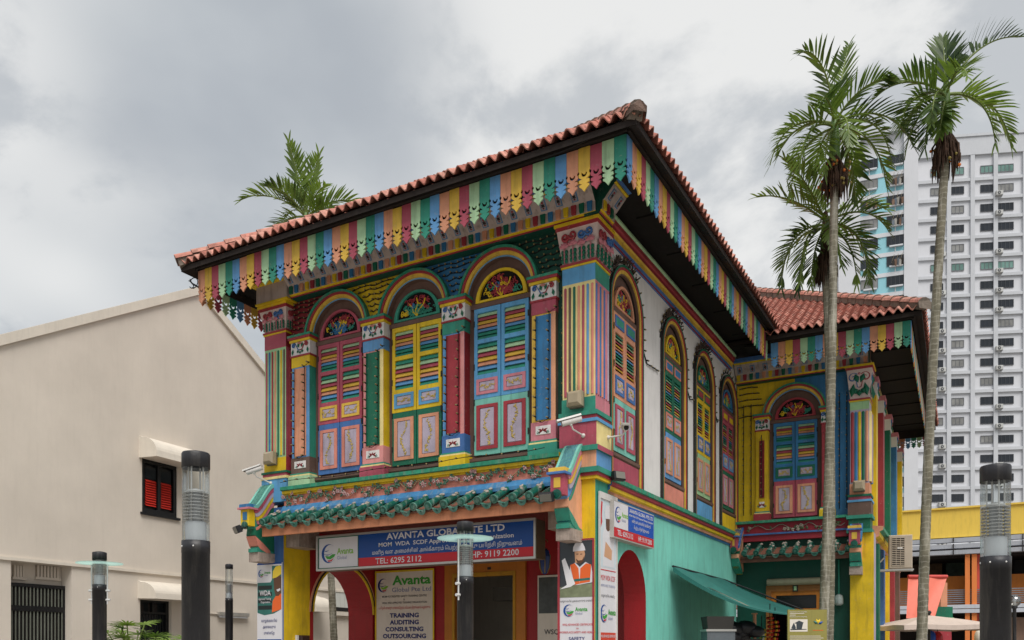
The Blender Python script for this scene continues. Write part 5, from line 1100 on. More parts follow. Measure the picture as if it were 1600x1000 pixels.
def bollard(px, py_top, d, dia, label, disc=None, hblack=None):
    p = at(px, py_top, d); H = p.z; r = dia / 2; t = thing('lamp_post', label, 'street lamp', (p.x, p.y, 0), 'cylindrical lamp posts')
    k = dia / .223; hb = H - .73 * k if hblack is None else hblack
    b = MB(); b.lathe([(r * 1.25, 0), (r * 1.25, .05), (r, .06), (r, hb - .1 * k), (r * 1.012, hb - .1 * k), (r * 1.012, hb), (0, hb)], 28, 0)
    for a in (200, 250, 310): b.ball((r * 1.01 * math.cos(RAD(a)), r * 1.01 * math.sin(RAD(a)), hb - .05 * k), .008 * k, 1, 4)
    b.build('post', [LB, STEEL], t)
    b = MB(); b.lathe([(r * .74, hb + .001), (r * .74, hb + .15 * k), (r * .70, hb + .16 * k), (0, hb + .16 * k)], 22, 0); b.build('diffuser', [LWH], t)
    q = MB(); q.lathe([(r * .66, .0), (r * .93, -.006 * k), (r * .93, -.010 * k), (r * .66, -.006 * k)], 22, 0); me = q.mesh('louvre_ring', [STEEL])
    for i in range(9): obj('louvre_ring', me, t, T((0, 0, hb + (.185 + .027 * i) * k)))
    b = MB(); b.lathe([(r * .45, hb + .16 * k), (r * .45, hb + .40 * k), (r * .66, hb + .405 * k), (r * .62, hb + .42 * k), (0, hb + .44 * k)], 16, 0, ms=[1, 0, 0, 0])
    for a in (20, 110, 200, 290): b.tube([(r * .6 * math.cos(RAD(a)), r * .6 * math.sin(RAD(a)), hb + .15 * k), (r * .6 * math.cos(RAD(a)), r * .6 * math.sin(RAD(a)), H - .1 * k)], .007 * k, 6, 0)
    b.build('reflector', [STEEL, LWH], t)
    b = MB(); b.lathe([(r * .97, hb + .001), (r * .97, H - .11 * k)], 28, 0); b.build('glass_tube', [LGL], t)
    b = MB(); b.lathe([(r * .5, H - .11 * k), (r, H - .13 * k), (r * 1.01, H - .13 * k), (r * 1.01, H - .012), (r * .95, H), (r * .5, H + .012), (0, H + .015)], 28, 0); b.build('cap', [LB], t)
    if disc:
        b = MB(); zc = H - disc[1]; b.lathe([(r * 1.05, zc), (disc[0], zc + .012), (disc[0], zc + .026), (r * 1.05, zc + .016)], 40, 0); b.build('glass_disc', [DISC], t)
        for a in (YAW + 180, YAW, YAW - 90)[:disc[2]] if disc[2] > 1 else (YAW - 130,):
            x, y = (r + .02) * math.cos(RAD(a)), (r + .02) * math.sin(RAD(a)); b = MB(); b.tube([(x, y, hb - .32), (x, y, zc)], .012, 6, 0)
            for z_ in (hb - .25, hb - .1): b.tube([(x * .8, y * .8, z_), (x * 1.35, y * 1.35, z_)], .02, 8, 0)
            b.build('support_bar', [STEEL], t)
    return t
bollard(306, 708, 6.95, .223, 'tall black cylindrical lamp post with clear top and louvre rings beside the shuttered window')
bollard(1555.5, 728, 7.4, .245, 'tall black cylindrical lamp post before the yellow market building')
bollard(727, 816, 11.2, .222, 'black lamp post with a pale glass disc in front of the long sign', (.375, .235, 1))
bollard(155.5, 863, 13.7, .218, 'black lamp post with a pale glass disc before the barred opening', (.355, .20, 2), 2.61)
bollard(358, 882, 17.4, .155, 'slender black lamp post by the white wall', None, 2.60)
p = at(1585, 1010, 17); gl = thing('globe_lamp', 'small black post topped by clear globe before the market', 'street lamp', (p.x, p.y, 0))
b = MB(); b.lathe([(.09, 0), (.09, .08), (.04, .1), (.035, 2.36), (.06, 2.38), (.06, 2.41), (0, 2.41)], 12, 0); b.build('post', [LB], gl); b = MB(); b.ball((0, 0, 2.52), .12, 0, 12); b.build('globe', [glassmat('globe_glass', 'cfd0cd', rough=.1, fac=.65)], gl); b = MB(); b.lathe([(.03, 2.41), (.03, 2.55), (0, 2.56)], 8, 0); b.build('bulb', [LWH], gl)
# ------------------------------------------------------------------ palms
def trunkmat():
    m = mat('palm_trunk', '75705f', rough=.9, var=.45, streak=.42, bump=.4, scale=3.5, dirt='bdb9ac')
    t = m.node_tree; n = t.nodes; l = t.links; b = n['Principled BSDF']; src = b.inputs['Base Color'].links[0].from_socket
    geo = n.new('ShaderNodeNewGeometry'); wv = n.new('ShaderNodeTexWave'); wv.bands_direction = 'Z'; wv.inputs['Scale'].default_value = 3.2; wv.inputs['Distortion'].default_value = 3.0; wv.inputs['Detail Scale'].default_value = 3
    l.new(geo.outputs['Position'], wv.inputs['Vector']); mr = n.new('ShaderNodeMapRange'); mr.inputs[1].default_value = .86; mr.inputs[2].default_value = .97; mr.inputs[4].default_value = .3; l.new(wv.outputs[0], mr.inputs[0])
    mx = n.new('ShaderNodeMix'); mx.data_type = 'RGBA'; l.new(mr.outputs[0], mx.inputs[0]); l.new(src, mx.inputs[6]); mx.inputs[7].default_value = lin('b5b0a2'); l.new(mx.outputs[2], b.inputs['Base Color']); return m
TRK = trunkmat(); SHAFT = mat('crown_shaft', '5d7a3e', rough=.45, var=.2, streak=.1); LEAF = leafmat('palm_leaf', '253f1b', .36, '7a9436'); RACH = mat('rachis', '6f7f3a', rough=.5, var=.2, streak=0)
DEAD = mat('dead_fibre', '4a362a', rough=.95, var=.4, streak=.2, scale=10); FRUIT = mat('areca_fruit', 'd0702a', rough=.45, var=.3, streak=0)
RV = Vector((math.cos(RAD(YAW)), math.sin(RAD(YAW)), 0)); CV = Vector((math.sin(RAD(YAW)), -math.cos(RAD(YAW)), 0)); UP = Vector((0, 0, 1))
def frond(parent, o, phi, delta, Ln, droop, r, lw=.043, ll=.5, lift=.35):
    d = (RV * math.cos(RAD(phi)) + UP * math.sin(RAD(phi))) * math.cos(RAD(delta)) + CV * math.sin(RAD(delta)); d.normalize()
    n = 26; pts = []; tg = []; p = Vector(o); 
    for i in range(n + 1):
        pts.append(p.copy()); tg.append(d.copy()); p = p + d * (Ln / n)
        d = (d - UP * droop / n * (1.0 + 1.2 * i / n)).normalized()
    b = MB(); b.tube(pts, [.022 * (1 - .8 * i / n) + .004 for i in range(n + 1)], 5, 0, False)
    for i in range(4, n + 1):
        t = i / n; prof = math.sin(math.pi * min(1, .16 + .84 * t) ** .9) ** .6 if t < .97 else .45
        for s in (-1, 1):
            if r.random() < .07: continue
            T_ = tg[i]; side = T_.cross(UP); side = side.normalized() if side.length > .1 else RV.copy()
            nu = side.cross(T_).normalized(); be = RAD(62 - 40 * t + r.uniform(-7, 7))
            dr = (T_ * math.cos(be) + side * s * math.sin(be) + nu * (lift + r.uniform(-.15, .15)) * (1 - .3 * t)).normalized()
            ln = ll * prof * r.uniform(.85, 1.12); wv = lw * r.uniform(.75, 1.2) * (1 if t < .95 else .8)
            wd = dr.cross(nu); wd = wd.normalized() * wv / 2; q = pts[i].copy(); row = []; sag = r.uniform(.25, .9)
            for k in range(5):
                f = (.35, .95, 1, .72, .06)[k]; row += [q - wd * f, q + wd * f]
                q = q + dr * ln / 4; dr = (dr - UP * sag * .2 * (k + .4) / 2).normalized()
            b.add(row, [(2 * k, 2 * k + 1, 2 * k + 3, 2 * k + 2) for k in range(4)], 1, True)
    b.build('frond', [RACH, LEAF], parent)
def palm(label, base, top, r0, r1, fr, shaft=.55, seed=1, fruit=0, skirt=0, name='areca_palm', sway=.1):
    r = random.Random(seed); base, top = Vector(base), Vector(top); t = thing(name, label, 'palm tree', base, 'tall slender palms')
    d = top - base; n = int(d.length / .09); pts = []; rs = []
    for i in range(n + 1):
        f = i / n; p = d * f + RV * sway * math.sin(math.pi * f); pts.append(p); rs.append((r0 + (r1 - r0) * f ** .6) * (1.03 if i % 2 else .97) + (.06 * max(0, 1 - f * 12)))
    b = MB(); b.tube(pts, rs, 12, 0); b.build('trunk', [TRK], t)
    b = MB(); a = d; b.tube([a, a + UP * shaft * .15, a + UP * shaft * .6, a + UP * shaft, a + UP * shaft * 1.25], [r1 * 1.05, r1 * 1.5, r1 * 1.3, r1 * .9, r1 * .5], 12, 0); b.build('crown_shaft', [SHAFT if not skirt == 2 else DEAD], t)
    o = d + UP * shaft
    for k, (phi, de, L_, dr, *rest) in enumerate(fr): frond(t, o + UP * (-.02 * k) * .5, phi, de, L_, dr, r, *(rest or ()))
    b = MB(); b.tube([o, o + UP * .5, o + UP * 1.0], [.02, .012, .003], 5, 0); b.build('spear_leaf', [LEAF], t)
    if fruit:
        b = MB()
        for _ in range(fruit):
            a_ = r.uniform(0, 6.28); rr = r.uniform(.06, .3); z = -r.uniform(-.05, .42); p = d + Vector((rr * math.cos(a_), rr * math.sin(a_), z)); b.tube([d + UP * .05, p], .005, 4, 1); b.ball(p, r.uniform(.018, .032), 0 if r.random() < .45 else 2, 5)
        b.build('fruit_cluster', [FRUIT, DEAD, mat('unripe_fruit', '8a7a3a', rough=.5)], t)
    if skirt:
        b = MB()
        for _ in range(130):
            a_ = r.uniform(0, 6.28); rr = r1 * r.uniform(1.0, 1.6); p = d + Vector((rr * math.cos(a_), rr * math.sin(a_), r.uniform(-.1, .2))); q = p + Vector((math.cos(a_), math.sin(a_), 0)) * r.uniform(.02, .14) - UP * r.uniform(.25, .62)
            b.tube([p, (p + q) / 2 + Vector((math.cos(a_), math.sin(a_), 0)) * .05, q], [.008, .02, .006], 4, 0)
        b.build('fibre_skirt', [DEAD], t)
    return t
g0 = at(1280, 1010, 15.5); g0.z = 0
palm('tall palm with orange fruit, the front one of the close pair before the wing', g0, at(1304, 262, 15.5), .108, .07, [(98, 5, 1.7, 2.2), (78, -12, 1.85, .25), (60, 30, 1.3, 1.2), (128, 42, 1.1, 1.3), (148, -20, 1.25, 1.5), (28, 10, 1.7, 1.5), (42, -40, 1.5, 1.6), (10, 35, 1.6, 2.0), (-4, 5, 1.65, 1.9), (160, 8, 1.75, 1.7), (178, 30, 1.65, 2.0), (190, -15, 1.5, 2.0), (-25, -30, 1.4, 2.0), (100, 75, 1.3, 2.2), (90, -60, 1.3, 1.2), (215, 45, 1.2, 2.0)], .85, 4, 70, 1, sway=.05)
g0 = at(1291, 1010, 16.6); g0.z = 0
palm('shorter palm with a dark dead sheath, standing close behind the fruiting palm', g0, at(1290, 405, 16.6), .098, .072, [(143, 5, 1.5, .6), (125, 20, 1.5, .5), (100, -20, 1.2, .5), (48, -10, 1.6, .9), (30, 20, 1.4, 1.4), (5, 0, 1.7, 2.4), (-5, 30, 1.6, 2.4), (178, 0, 1.7, 2.4), (192, 30, 1.6, 2.4), (210, 10, 1.5, 2.0), (-30, 20, 1.4, 2.0), (120, 65, 1.2, 2.2), (232, 20, 1.3, 1.6), (-60, 40, 1.0, 1.6), (150, -40, 1.4, 2.0)], .75, 9, 0, 2)
g0 = at(1436, 1010, 14.8); g0.z = 0
palm('tall palm with a brown fibre skirt standing alone before the white tower block', g0, at(1478, 228, 14.8), .10, .07, [(62, 0, 1.7, .95, .06, .55, .7), (84, -15, 1.35, .4, .05, .5, .6), (148, 0, 1.35, 1.0, .055, .5, .6), (172, 10, 1.35, 1.6), (8, 5, 1.65, 1.7), (-6, 25, 1.4, 2.0), (200, -10, 1.35, 1.7), (215, 20, 1.2, 1.6), (95, 50, 1.0, 1.6), (110, -40, 1.1, 1.4), (60, -50, 1.0, 1.6), (240, 30, .9, 1.0), (165, 45, 1.2, 2.0)], .95, 15, 14, 1, sway=-.06)
g0 = at(526, 1010, 25.0); g0.z = 0
palm('palm rising behind the roof of the painted house', g0, at(478, 352, 25.0), .12, .085, [(98, 20, 1.9, .3, .07, .7, .5), (112, -20, 1.8, .5, .07, .7, .5), (78, 10, 1.7, .5, .07, .7, .5), (140, 10, 2.0, .9, .07, .7), (128, 40, 1.6, .8, .07, .7), (160, -20, 2.0, 1.6), (182, 20, 1.8, 2.0), (42, 0, 1.9, .9, .07, .7), (25, 30, 1.8, 1.2, .07, .7), (18, 25, 1.8, 1.8), (5, -10, 1.6, 2.0), (120, -30, 1.6, .8), (60, 30, 1.6, 1.0), (75, -40, 1.6, 1.0), (200, 10, 1.3, 1.6), (-15, 20, 1.3, 1.8)], .3, 23)
def ladypalm(px, py, d, label, seed, n=11, h0=1.0):
    p = at(px, py, d); r = random.Random(seed); t = thing('fan_palm_bush', label, 'plant', (p.x, p.y, 0), 'fan palm bushes by the wall'); ct = p.z
    b = MB()
    for k in range(n):
        a = r.uniform(0, 6.28); ln = r.uniform(.05, .45); top = Vector((ln * math.cos(a), ln * math.sin(a), ct + r.uniform(-.55, .02)))
        b.tube([(0.05 * math.cos(a), .05 * math.sin(a), 0), top * .6 + Vector((0, 0, ct * .25)), top], .012, 5, 0)
        q = MB(); m = r.randrange(9, 13); ax = Vector((math.cos(a), math.sin(a), .35)).normalized(); sd = ax.cross(UP).normalized(); nu = sd.cross(ax)
        for j in range(m):
            th = RAD(-110 + 220 * j / (m - 1)); dr = (ax * math.cos(th) + sd * math.sin(th) + nu * .15).normalized(); wd = dr.cross(nu).normalized() * .02; L_ = r.uniform(.26, .36); z0 = top.copy(); row = []
            for s in range(4):
                f = (.5, 1, .9, .1)[s]; row += [z0 - wd * f, z0 + wd * f]; z0 = z0 + dr * L_ / 3; dr = (dr - UP * .16).normalized()
            q.add(row, [(2 * s, 2 * s + 1, 2 * s + 3, 2 * s + 2) for s in range(3)], 0, True)
        q.build('frond', [leafmat('fan_leaf', '2c4a1c', .3, '8fae3c')], t)
    b.build('stems', [RACH], t)
ladypalm(203, 976, 15.2, 'bright green fan palm bush beside the disc topped lamp post', 3, 14); ladypalm(236, 984, 15.6, 'bright green fan palm bush below the lower hooded window', 8, 10); ladypalm(284, 990, 14.6, 'small fan palm bush behind the tall lamp post at the white wall', 12, 6)
# ------------------------------------------------------------------ cream gabled building on the left
WBF = frame(-13.15, -1.7, 94.8); CREAM = mat('cream_render', 'd5cbbe', rough=.85, var=.10, streak=.03, scale=.6, chip=.05, dirt='8a7d6c'); COPE = mat('coping_white', 'd8cfc1', rough=.8, var=.08, streak=.05)
wb = thing('gabled_building', 'plain cream rendered building with a gable and red louvred window', 'building', M=WBF)
def W(px, py, off=0.0): return uv(WBF, px, py, off)
pk = W(312, 452); le = W(0, 530); re_ = W(413, 577); sl_l = (pk[1] - le[1]) / (pk[0] - le[0]); sl_r = (pk[1] - re_[1]) / (re_[0] - pk[0])
ul, ur = -6.0, 17.0; zl, zr_ = pk[1] - sl_l * (pk[0] - ul), pk[1] - sl_r * (ur - pk[0])
rx0, rx1, rz = W(17, 950)[0], W(112, 950)[0], W(60, 880)[1]
b = MB(); b.plate([(ul, 0), (ur, 0), (ur, zr_), pk, (ul, zl)], [rect(rx0, rx1, .05, rz), rect(W(222, 760)[0], W(277, 760)[0], W(222, 800)[1], W(222, 714)[1]), rect(W(219, 950)[0], W(268, 950)[0], .6, W(240, 938)[1])], 0, .35, 0); b.build('wall', [CREAM], wb)
b = MB()
for a, c in (((ul, zl), pk), (pk, (ur, zr_))):
    b.add([(a[0], -.07, a[1] - .14), (a[0], -.07, a[1] + .10), (a[0], .42, a[1] + .10), (a[0], .42, a[1] - .14), (c[0], -.07, c[1] - .14), (c[0], -.07, c[1] + .10), (c[0], .42, c[1] + .10), (c[0], .42, c[1] - .14)], [(0, 1, 5, 4), (1, 2, 6, 5), (2, 3, 7, 6), (3, 0, 4, 7), (0, 3, 2, 1), (4, 5, 6, 7)], 0)
b.build('coping', [COPE], wb)
b = MB(); b.add([(ul, .36, zl - .1), (pk[0], .36, pk[1] - .1), (ur, .36, zr_ - .1), (ul, 12, zl - .1), (pk[0], 12, pk[1] - .1), (ur, 12, zr_ - .1)], [(0, 1, 4, 3), (1, 2, 5, 4)], 0); b.build('roof', [TERRA[1]], wb)
b = MB(); b.box(ul, rx0, -.05, 0, rz, rz + .07, 0); b.box(rx0, ur, -.05, 0, rz + .005, rz + .075, 0); b.build('string_course', [COPE], wb)
BLK = mat('black_frame', '17181a', rough=.4, var=.1, streak=.05); REDL = mat('red_louvre', 'd8382c', rough=.45, var=.08, streak=.04)
x0, x1 = W(222, 760)[0], W(277, 760)[0]; z0, z1 = W(222, 800)[1], W(222, 714)[1]
b = MB(); b.plate(rect(x0, x1, z0, z1), [rect(x0 + .1, (x0 + x1) / 2 - .05, z0 + .12, z1 - .12), rect((x0 + x1) / 2 + .05, x1 - .1, z0 + .12, z1 - .12)], .03, .14, 0); b.box(x0 + .05, x1 - .05, .12, .16, z0, z1, 0); b.box(x0 - .06, x1 + .06, -.06, .05, z0 - .06, z0, 0); wn_ = b.build('window', [BLK], wb)
for (a, c) in ((x0 + .16, (x0 + x1) / 2 - .08), ((x0 + x1) / 2 + .08, x1 - .16)):
    q = MB(); q.box(a, c, .07, .08, z0 + .9, z1 - .2, 0); q.build('pane', [mat('dark_pane', '2e3336', rough=.1, var=.1, streak=0, bump=0)], wn_)
    for k in range(11):
        q = MB(); zz_ = z0 + .2 + .062 * k; q.add([(a, .04, zz_), (c, .04, zz_), (c, .085, zz_ + .055), (a, .085, zz_ + .055), (a, .05, zz_ - .006), (c, .05, zz_ - .006)], [(0, 1, 2, 3), (0, 4, 5, 1)], 0); q.build('louvre_slat', [REDL], wn_)
def hood(xa, xb, za, zb_):
    h_ = zb_ - za; pts = [(0, zb_ + .02), (-.28 * .3, zb_)] + [(-.1 - .52 * math.sin(RAD(t)), za + .08 + (h_ - .1) * math.cos(RAD(t))) for t in range(0, 91, 10)] + [(-.63, za), (-.56, za), (0, za + .02)]
    b = MB(); b.prof(pts, xa, xb, 0); b.build('window_hood', [COPE], wb)
hood(W(217, 700)[0], W(290, 700)[0] + .1, W(217, 716)[1], W(217, 682)[1]); hood(W(215, 920)[0], W(283, 920)[0] + .15, W(215, 936)[1], W(215, 908)[1])
x0, x1 = W(219, 950)[0], W(268, 950)[0]; z1 = W(240, 938)[1]
b = MB(); b.plate(rect(x0, x1, .6, z1), [rect(x0 + .1, x1 - .1, .7, z1 - .35), rect(x0 + .1, (x0 + x1) / 2 - .03, z1 - .3, z1 - .05), rect((x0 + x1) / 2 + .03, x1 - .1, z1 - .3, z1 - .05)], .1, .2, 0); b.box(x0, x1, .26, .27, .6, z1, 1)
for k in range(9): xx = x0 + .15 + (x1 - x0 - .3) * k / 8; b.tube([(xx, .15, .7), (xx, .15, z1 - .35)], .012, 5, 0)
b.build('window', [BLK, mat('dark_pane', '2e3336')], wb)
# recessed entrance with barred gate
b = MB(); b.box(rx0 - .3, rx1 + .3, .36, .46, 0, rz + .1, 0); b.build('recess', [CREAM], wb)
gx0, gx1 = rx0 + .0, W(102, 950, .26)[0]; gz = W(60, 913, .26)[1]
b = MB(); b.box(gx0, gx1, .30, .355, 0, gz, 1); b.plate(rect(gx0, gx1, 0, gz), [rect(gx0 + .05, gx1 - .08, .1, gz - .62), rect(gx0 + .05, gx1 - .08, gz - .5, gz - .08)], .22, .28, 0)
for k in range(16): xx = gx0 + .1 + (gx1 - gx0 - .2) * k / 15; b.box(xx - .012, xx + .012, .235, .255, .05, gz - .05, 2)
b.build('barred_gate', [BLK, mat('gate_dark', '141210', var=.2), mat('gate_bar', '6f7268', rough=.5)], wb)
for pa, pb in ((20, 38), (56, 92)):
    u0, u1 = W(pa, 900, .35)[0], W(pb, 900, .35)[0]; zz0, zz1 = W(pa, 901, .35)[1], W(pa, 883, .35)[1]; n = 4 if pa < 30 else 7
    b = MB(); b.box(u0, u1, .345, .358, zz0, zz1, 0); b.box(u0 - .03, u1 + .03, .30, .358, zz0 - .06, zz0, 1)
    for k in range(n): xx = u0 + (u1 - u0) * (k + .5) / n; b.box(xx - .03, xx + .02, .31, .344, zz0, zz1, 1)
    b.build('vent', [mat('vent_dark', '6b5a48'), CREAM], wb)
x0 = W(338, 958)[0]; x1 = W(385, 958)[0]; z_ = W(360, 960)[1]
b = MB(); b.box(x0, x1, -.12, -.02, z_ - .05, z_ + .05, 0); b.box(x0 + .05, x1 - .05, -.10, -.04, z_ - .10, z_ - .051, 1); b.build('tube_light', [ALU, LWH], wb); b = MB(); b.tube([(x0 - .45, -.02, W(330, 911)[1]), (x0 - .45, -.02, z_), (x0, -.03, z_)], .02, 5, 0); b.build('conduit', [COPE], wb)
x0, x1 = W(523, 950)[0], W(560, 950)[0]; b = MB(); b.box(x0, x1, -.03, .02, W(530, 953)[1], W(530, 925)[1], 0); b.box(x0, x1, -.035, -.02, W(530, 955)[1], W(530, 949)[1], 1); b.box(x0 - .05, x1 + .05, -.12, 0, W(530, 962)[1], W(530, 956)[1], 2); b.build('window', [mat('white_blind', 'c9cbc4', var=.05), BLK, COPE], wb)
hood(W(470, 950)[0], W(497, 950)[0], W(490, 957)[1], W(490, 932)[1])
# ------------------------------------------------------------------ market building
MK = frame(0, 31.5, 0); mk = thing('market_building', 'two storey market building with yellow parapet and orange columns', 'building', M=MK)
def K(px, py, off=0.0): return uv(MK, px, py, off)
zt, zb_ = K(1500, 794.5)[1], K(1500, 839)[1]; xa, xb = -14.0, 22.0
MY = mat('market_yellow', 'e3c052', rough=.7, var=.05, streak=.08, scale=1); MW = mat('louvre_white', 'bfc3cb', rough=.5, var=.06, streak=.08); MO = mat('column_orange', 'e08244', rough=.6, var=.06, streak=.08); MC = mat('column_coral', 'c9584c', rough=.6, var=.06, streak=.06); MBR = mat('parapet_ochre', 'b3691f', rough=.6, var=.1); MD = mat('market_gloom', '241e1b', rough=.9, var=.3)
b = MB(); b.box(xa, xb, 0, .3, zb_, zt, 0); b.box(xa, xb, -.08, .38, zt, zt + .08, 0); b.build('parapet', [MY], mk)
zl1 = K(1500, 867)[1]; n = 3
for k in range(n):
    a = zl1 + (zb_ - zl1) * k / n; b = MB(); b.prof([(.1, a + .02), (-.22, a + .02), (-.26, a + (zb_ - zl1) / n * .75), (.1, a + (zb_ - zl1) / n * .82)], xa, xb, 0)
    for px_ in (1440, 1490, 1598): b.box(K(px_, 850)[0] - .02, K(px_, 850)[0] + .02, -.30, -.2, a, a + (zb_ - zl1) / n * .8, 1)
    b.build('louvre_band', [MW, DARK_SHADE], mk)
z2a, z2b = K(1500, 945)[1], K(1500, 922)[1]; z3a = K(1500, 959)[1]
b = MB(); b.box(xa, xb, 3.0, 3.1, 0, zb_, 0); b.box(xa, xb, .2, 3.0, zl1 - .1, zl1, 0); b.box(xa, xb, .1, 3.0, z3a, z2a, 0); b.build('gallery', [MD], mk)
b = MB(); b.box(xa, xb, .9, 1.0, z2a, K(1500, 900, .9)[1], 0); b.build('gallery_wall', [MBR], mk)
for k in range(7): b = MB(); zz_ = z2a + .08 + (z2b - z2a) * k / 7; b.box(xa, xb, .05, .08, zz_, zz_ + (z2b - z2a) / 14, 0); b.build('rail', [mat('rail_grey', '8b8c90', rough=.4, metal=.5)], mk)
for k in range(2): b = MB(); a = z3a + (z2a - z3a) * k / 2; b.box(xa, xb, -.2, .12, a + .03, a + (z2a - z3a) / 2, 0); b.build('louvre_band', [MW], mk)
for (pa, pb, m) in ((1508, 1515.5, MO), (1518.5, 1526.5, MO), (1526.6, 1536, MC), (1690, 1698, MO)):
    b = MB(); b.box(K(pa, 900)[0], K(pb, 900)[0], -.1 if m is MO else .15, .5, 0, zl1, 0); b.box(K(pa, 900)[0] - .02, K(pb, 900)[0] + .02, -.12 if m is MO else .13, .5, 0, .2, 0); b.build('column', [m], mk)
for i, (pa, pb, c) in enumerate(((1422, 1440, '5a4a3c'), (1452, 1472, '6b5136'), (1478, 1506, '3a4a40'), (1584, 1600, '1a1a1a'))):
    b = MB(); b.box(K(pa, 890, 2.9)[0], K(pb, 890, 2.9)[0], 2.85, 2.95, K(1500, 915, 2.9)[1], K(1500, 878, 2.9)[1]); b.build('shopfront', [mat('shopfront_%d' % i, c, var=.5, scale=4)], mk)
b = MB(); b.box(K(1560, 980, .5)[0], K(1640, 980, .5)[0], .5, .55, .1, K(1560, 965, .5)[1]); b.build('shutter', [mat('brown_shutter', '8a7060', var=.1)], mk)
b = MB(); x_ = K(1478, 890, 2.4)[0]; z_ = K(1478, 871, 2.4)[1]; b.box(x_, x_ + .8, 2.3, 2.4, z_ - .04, z_ + .03); b.build('tube_light', [LWH], mk)
for pa in (1425, 1487): b = MB(); x_ = K(pa, 795, 1.5)[0]; b.add([(x_ - .3, 1, zt), (x_ + .4, 1, zt), (x_ + .4, 2, zt), (x_ - .3, 2, zt), (x_ - .1, 1, zt + .22), (x_ + .25, 1, zt + .22), (x_ + .25, 2, zt + .22), (x_ - .1, 2, zt + .22)], [(0, 1, 5, 4), (1, 2, 6, 5), (2, 3, 7, 6), (3, 0, 4, 7), (4, 5, 6, 7)], 0); b.build('roof_vent', [MO], mk)
# green and coral stall kiosk seen past the coral cloth
p = at(1477, 1010, 28); b = MB(); kk = 28 / FPX; b.box(-.3, .25, 0, .5, 1.6 + 45 * kk, 1.6 + 62 * kk, 0); b.box(-.33, .28, -.03, .53, 1.6 + 37 * kk, 1.6 + 45 * kk, 1); b.box(-.26, .22, .02, .5, 0, 1.6 + 37 * kk, 2); b.box(-.1, .12, .1, .4, 1.6 + 62 * kk, 1.6 + 100 * kk, 3)
b.build('gate_pier', [P('green'), P('lime'), P('crimson'), P('orange')], None, T((p.x, p.y, 0)) @ Matrix.Rotation(RAD(YAW), 4, 'Z'), label='painted gate pier with green block and coral base by the coral awning', cat='pier')
# ------------------------------------------------------------------ tower block
TW = mat('tower_white', 'cbccd0', rough=.8, var=.05, streak=.03, scale=.25); TG = mat('tower_grey', 'bcbec2', rough=.8, var=.06, streak=.06, scale=.3); TQ = mat('tower_turquoise', '8fc4cf', rough=.8, var=.05, streak=.05, scale=.3); TGL = mat('tower_glass', '23272d', rough=.15, var=.4, streak=0, bump=0, scale=.35, spec=.6)
TGG = mat('tower_glass_green', '6f9088', rough=.2, var=.4, streak=0, bump=0, scale=.5); TCU = mat('tower_curtain', '80807e', rough=.7, var=.4, streak=0, bump=0, scale=.8); TFR = mat('tower_window_frame', '8d8f92', rough=.5, var=.1)
pA = at(1434, 1010, 118); TA = frame(pA.x, pA.y, YAW - 7.2); tA = thing('tower_block', 'white high rise flats with grey ledges and dark window bands', 'building', M=TA)
def A_(px, py): return uv(TA, px, py)
xr = A_(1600, 500)[0] + 14; ztop = A_(1500, 217)[1]; zc = A_(1500, 245)[1]
b = MB(); b.box(-1.0, xr, 0.0, 14, 0, zc, 0); b.build('wall', [TW], tA); b = MB(); b.box(-1.2, xr + .2, -.35, 14.2, zc, ztop, 0); b.box(-1.3, xr + .3, -.5, 14.3, ztop, ztop + .35, 0); b.build('parapet', [TG], tA)
fl0 = A_(1495, 262.5)[1]; fh = (A_(1495, 262.5)[1] - A_(1495, 562.5)[1]) / 10.0
cols = [(1454, 1473), (1486.5, 1505.5), (1532, 1551), (1557.5, 1583)]
us = [(A_(a, 400)[0], A_(c, 400)[0]) for a, c in cols]; per = us[2][0] - us[0][0]
us += [(a + per, c + per) for a, c in us[2:]] 
for px_ in (1481.5, 1518.5, 1554.5): u = A_(px_, 400)[0]; b = MB(); b.box(u - .28, u + .28, -.32, 0, 0, zc, 0); b.build('pier', [TG], tA)
for k in range(1):
    u = us[4][0] - .9; b = MB(); b.box(u - .28, u + .28, -.32, 0, 0, zc, 0); b.build('pier', [TG], tA)
wmesh = {}
def winmesh(wd, h_, kind):
    key = (round(wd, 2), round(h_, 2), kind)
    if key not in wmesh:
        q = MB(); q.box(0, wd, -.06, .0, 0, h_, 0); nn = 4 if wd > 1.9 else 3
        q.plate(rect(-.04, wd + .04, -.05, h_ + .05), [rect(.03 + wd * k / nn, wd * (k + 1) / nn - .03, .04, h_ - .04) for k in range(nn)], -.10, -.061, 1)
        wmesh[key] = q.mesh('window', [(TGL, TGL, TGL, TGG, TCU)[kind], mat('tower_frame_mid', '6a6c70') if kind > 2 else mat('tower_frame_dark', '3a3d42')])
    return wmesh[key]
r_ = random.Random(17); NF = 20; acs = []
for f in range(NF):
    zb2 = fl0 - f * fh
    b = MB(); b.box(-.6, xr, -.26, 0, zb2 - fh * .76, zb2 - fh * .60, 0); b.build('ledge', [TG], tA)
    for ci, (a, c) in enumerate(us):
        kind = r_.choice((0, 1, 2, 2, 4, 0, 1, 2, 0)) if f not in (0, 5) else (3 if ci < 4 else 4)
        obj('window', winmesh(c - a, fh * .36, kind), tA, T((a, 0, zb2 - fh * .36)))
        if ci in (1, 3, 5) and r_.random() < .65 and f > 0: acs.append(((c + .2 if ci == 1 and False else a + (.1 if ci != 1 else -1.4)), zb2 - fh * .55, f, ci))
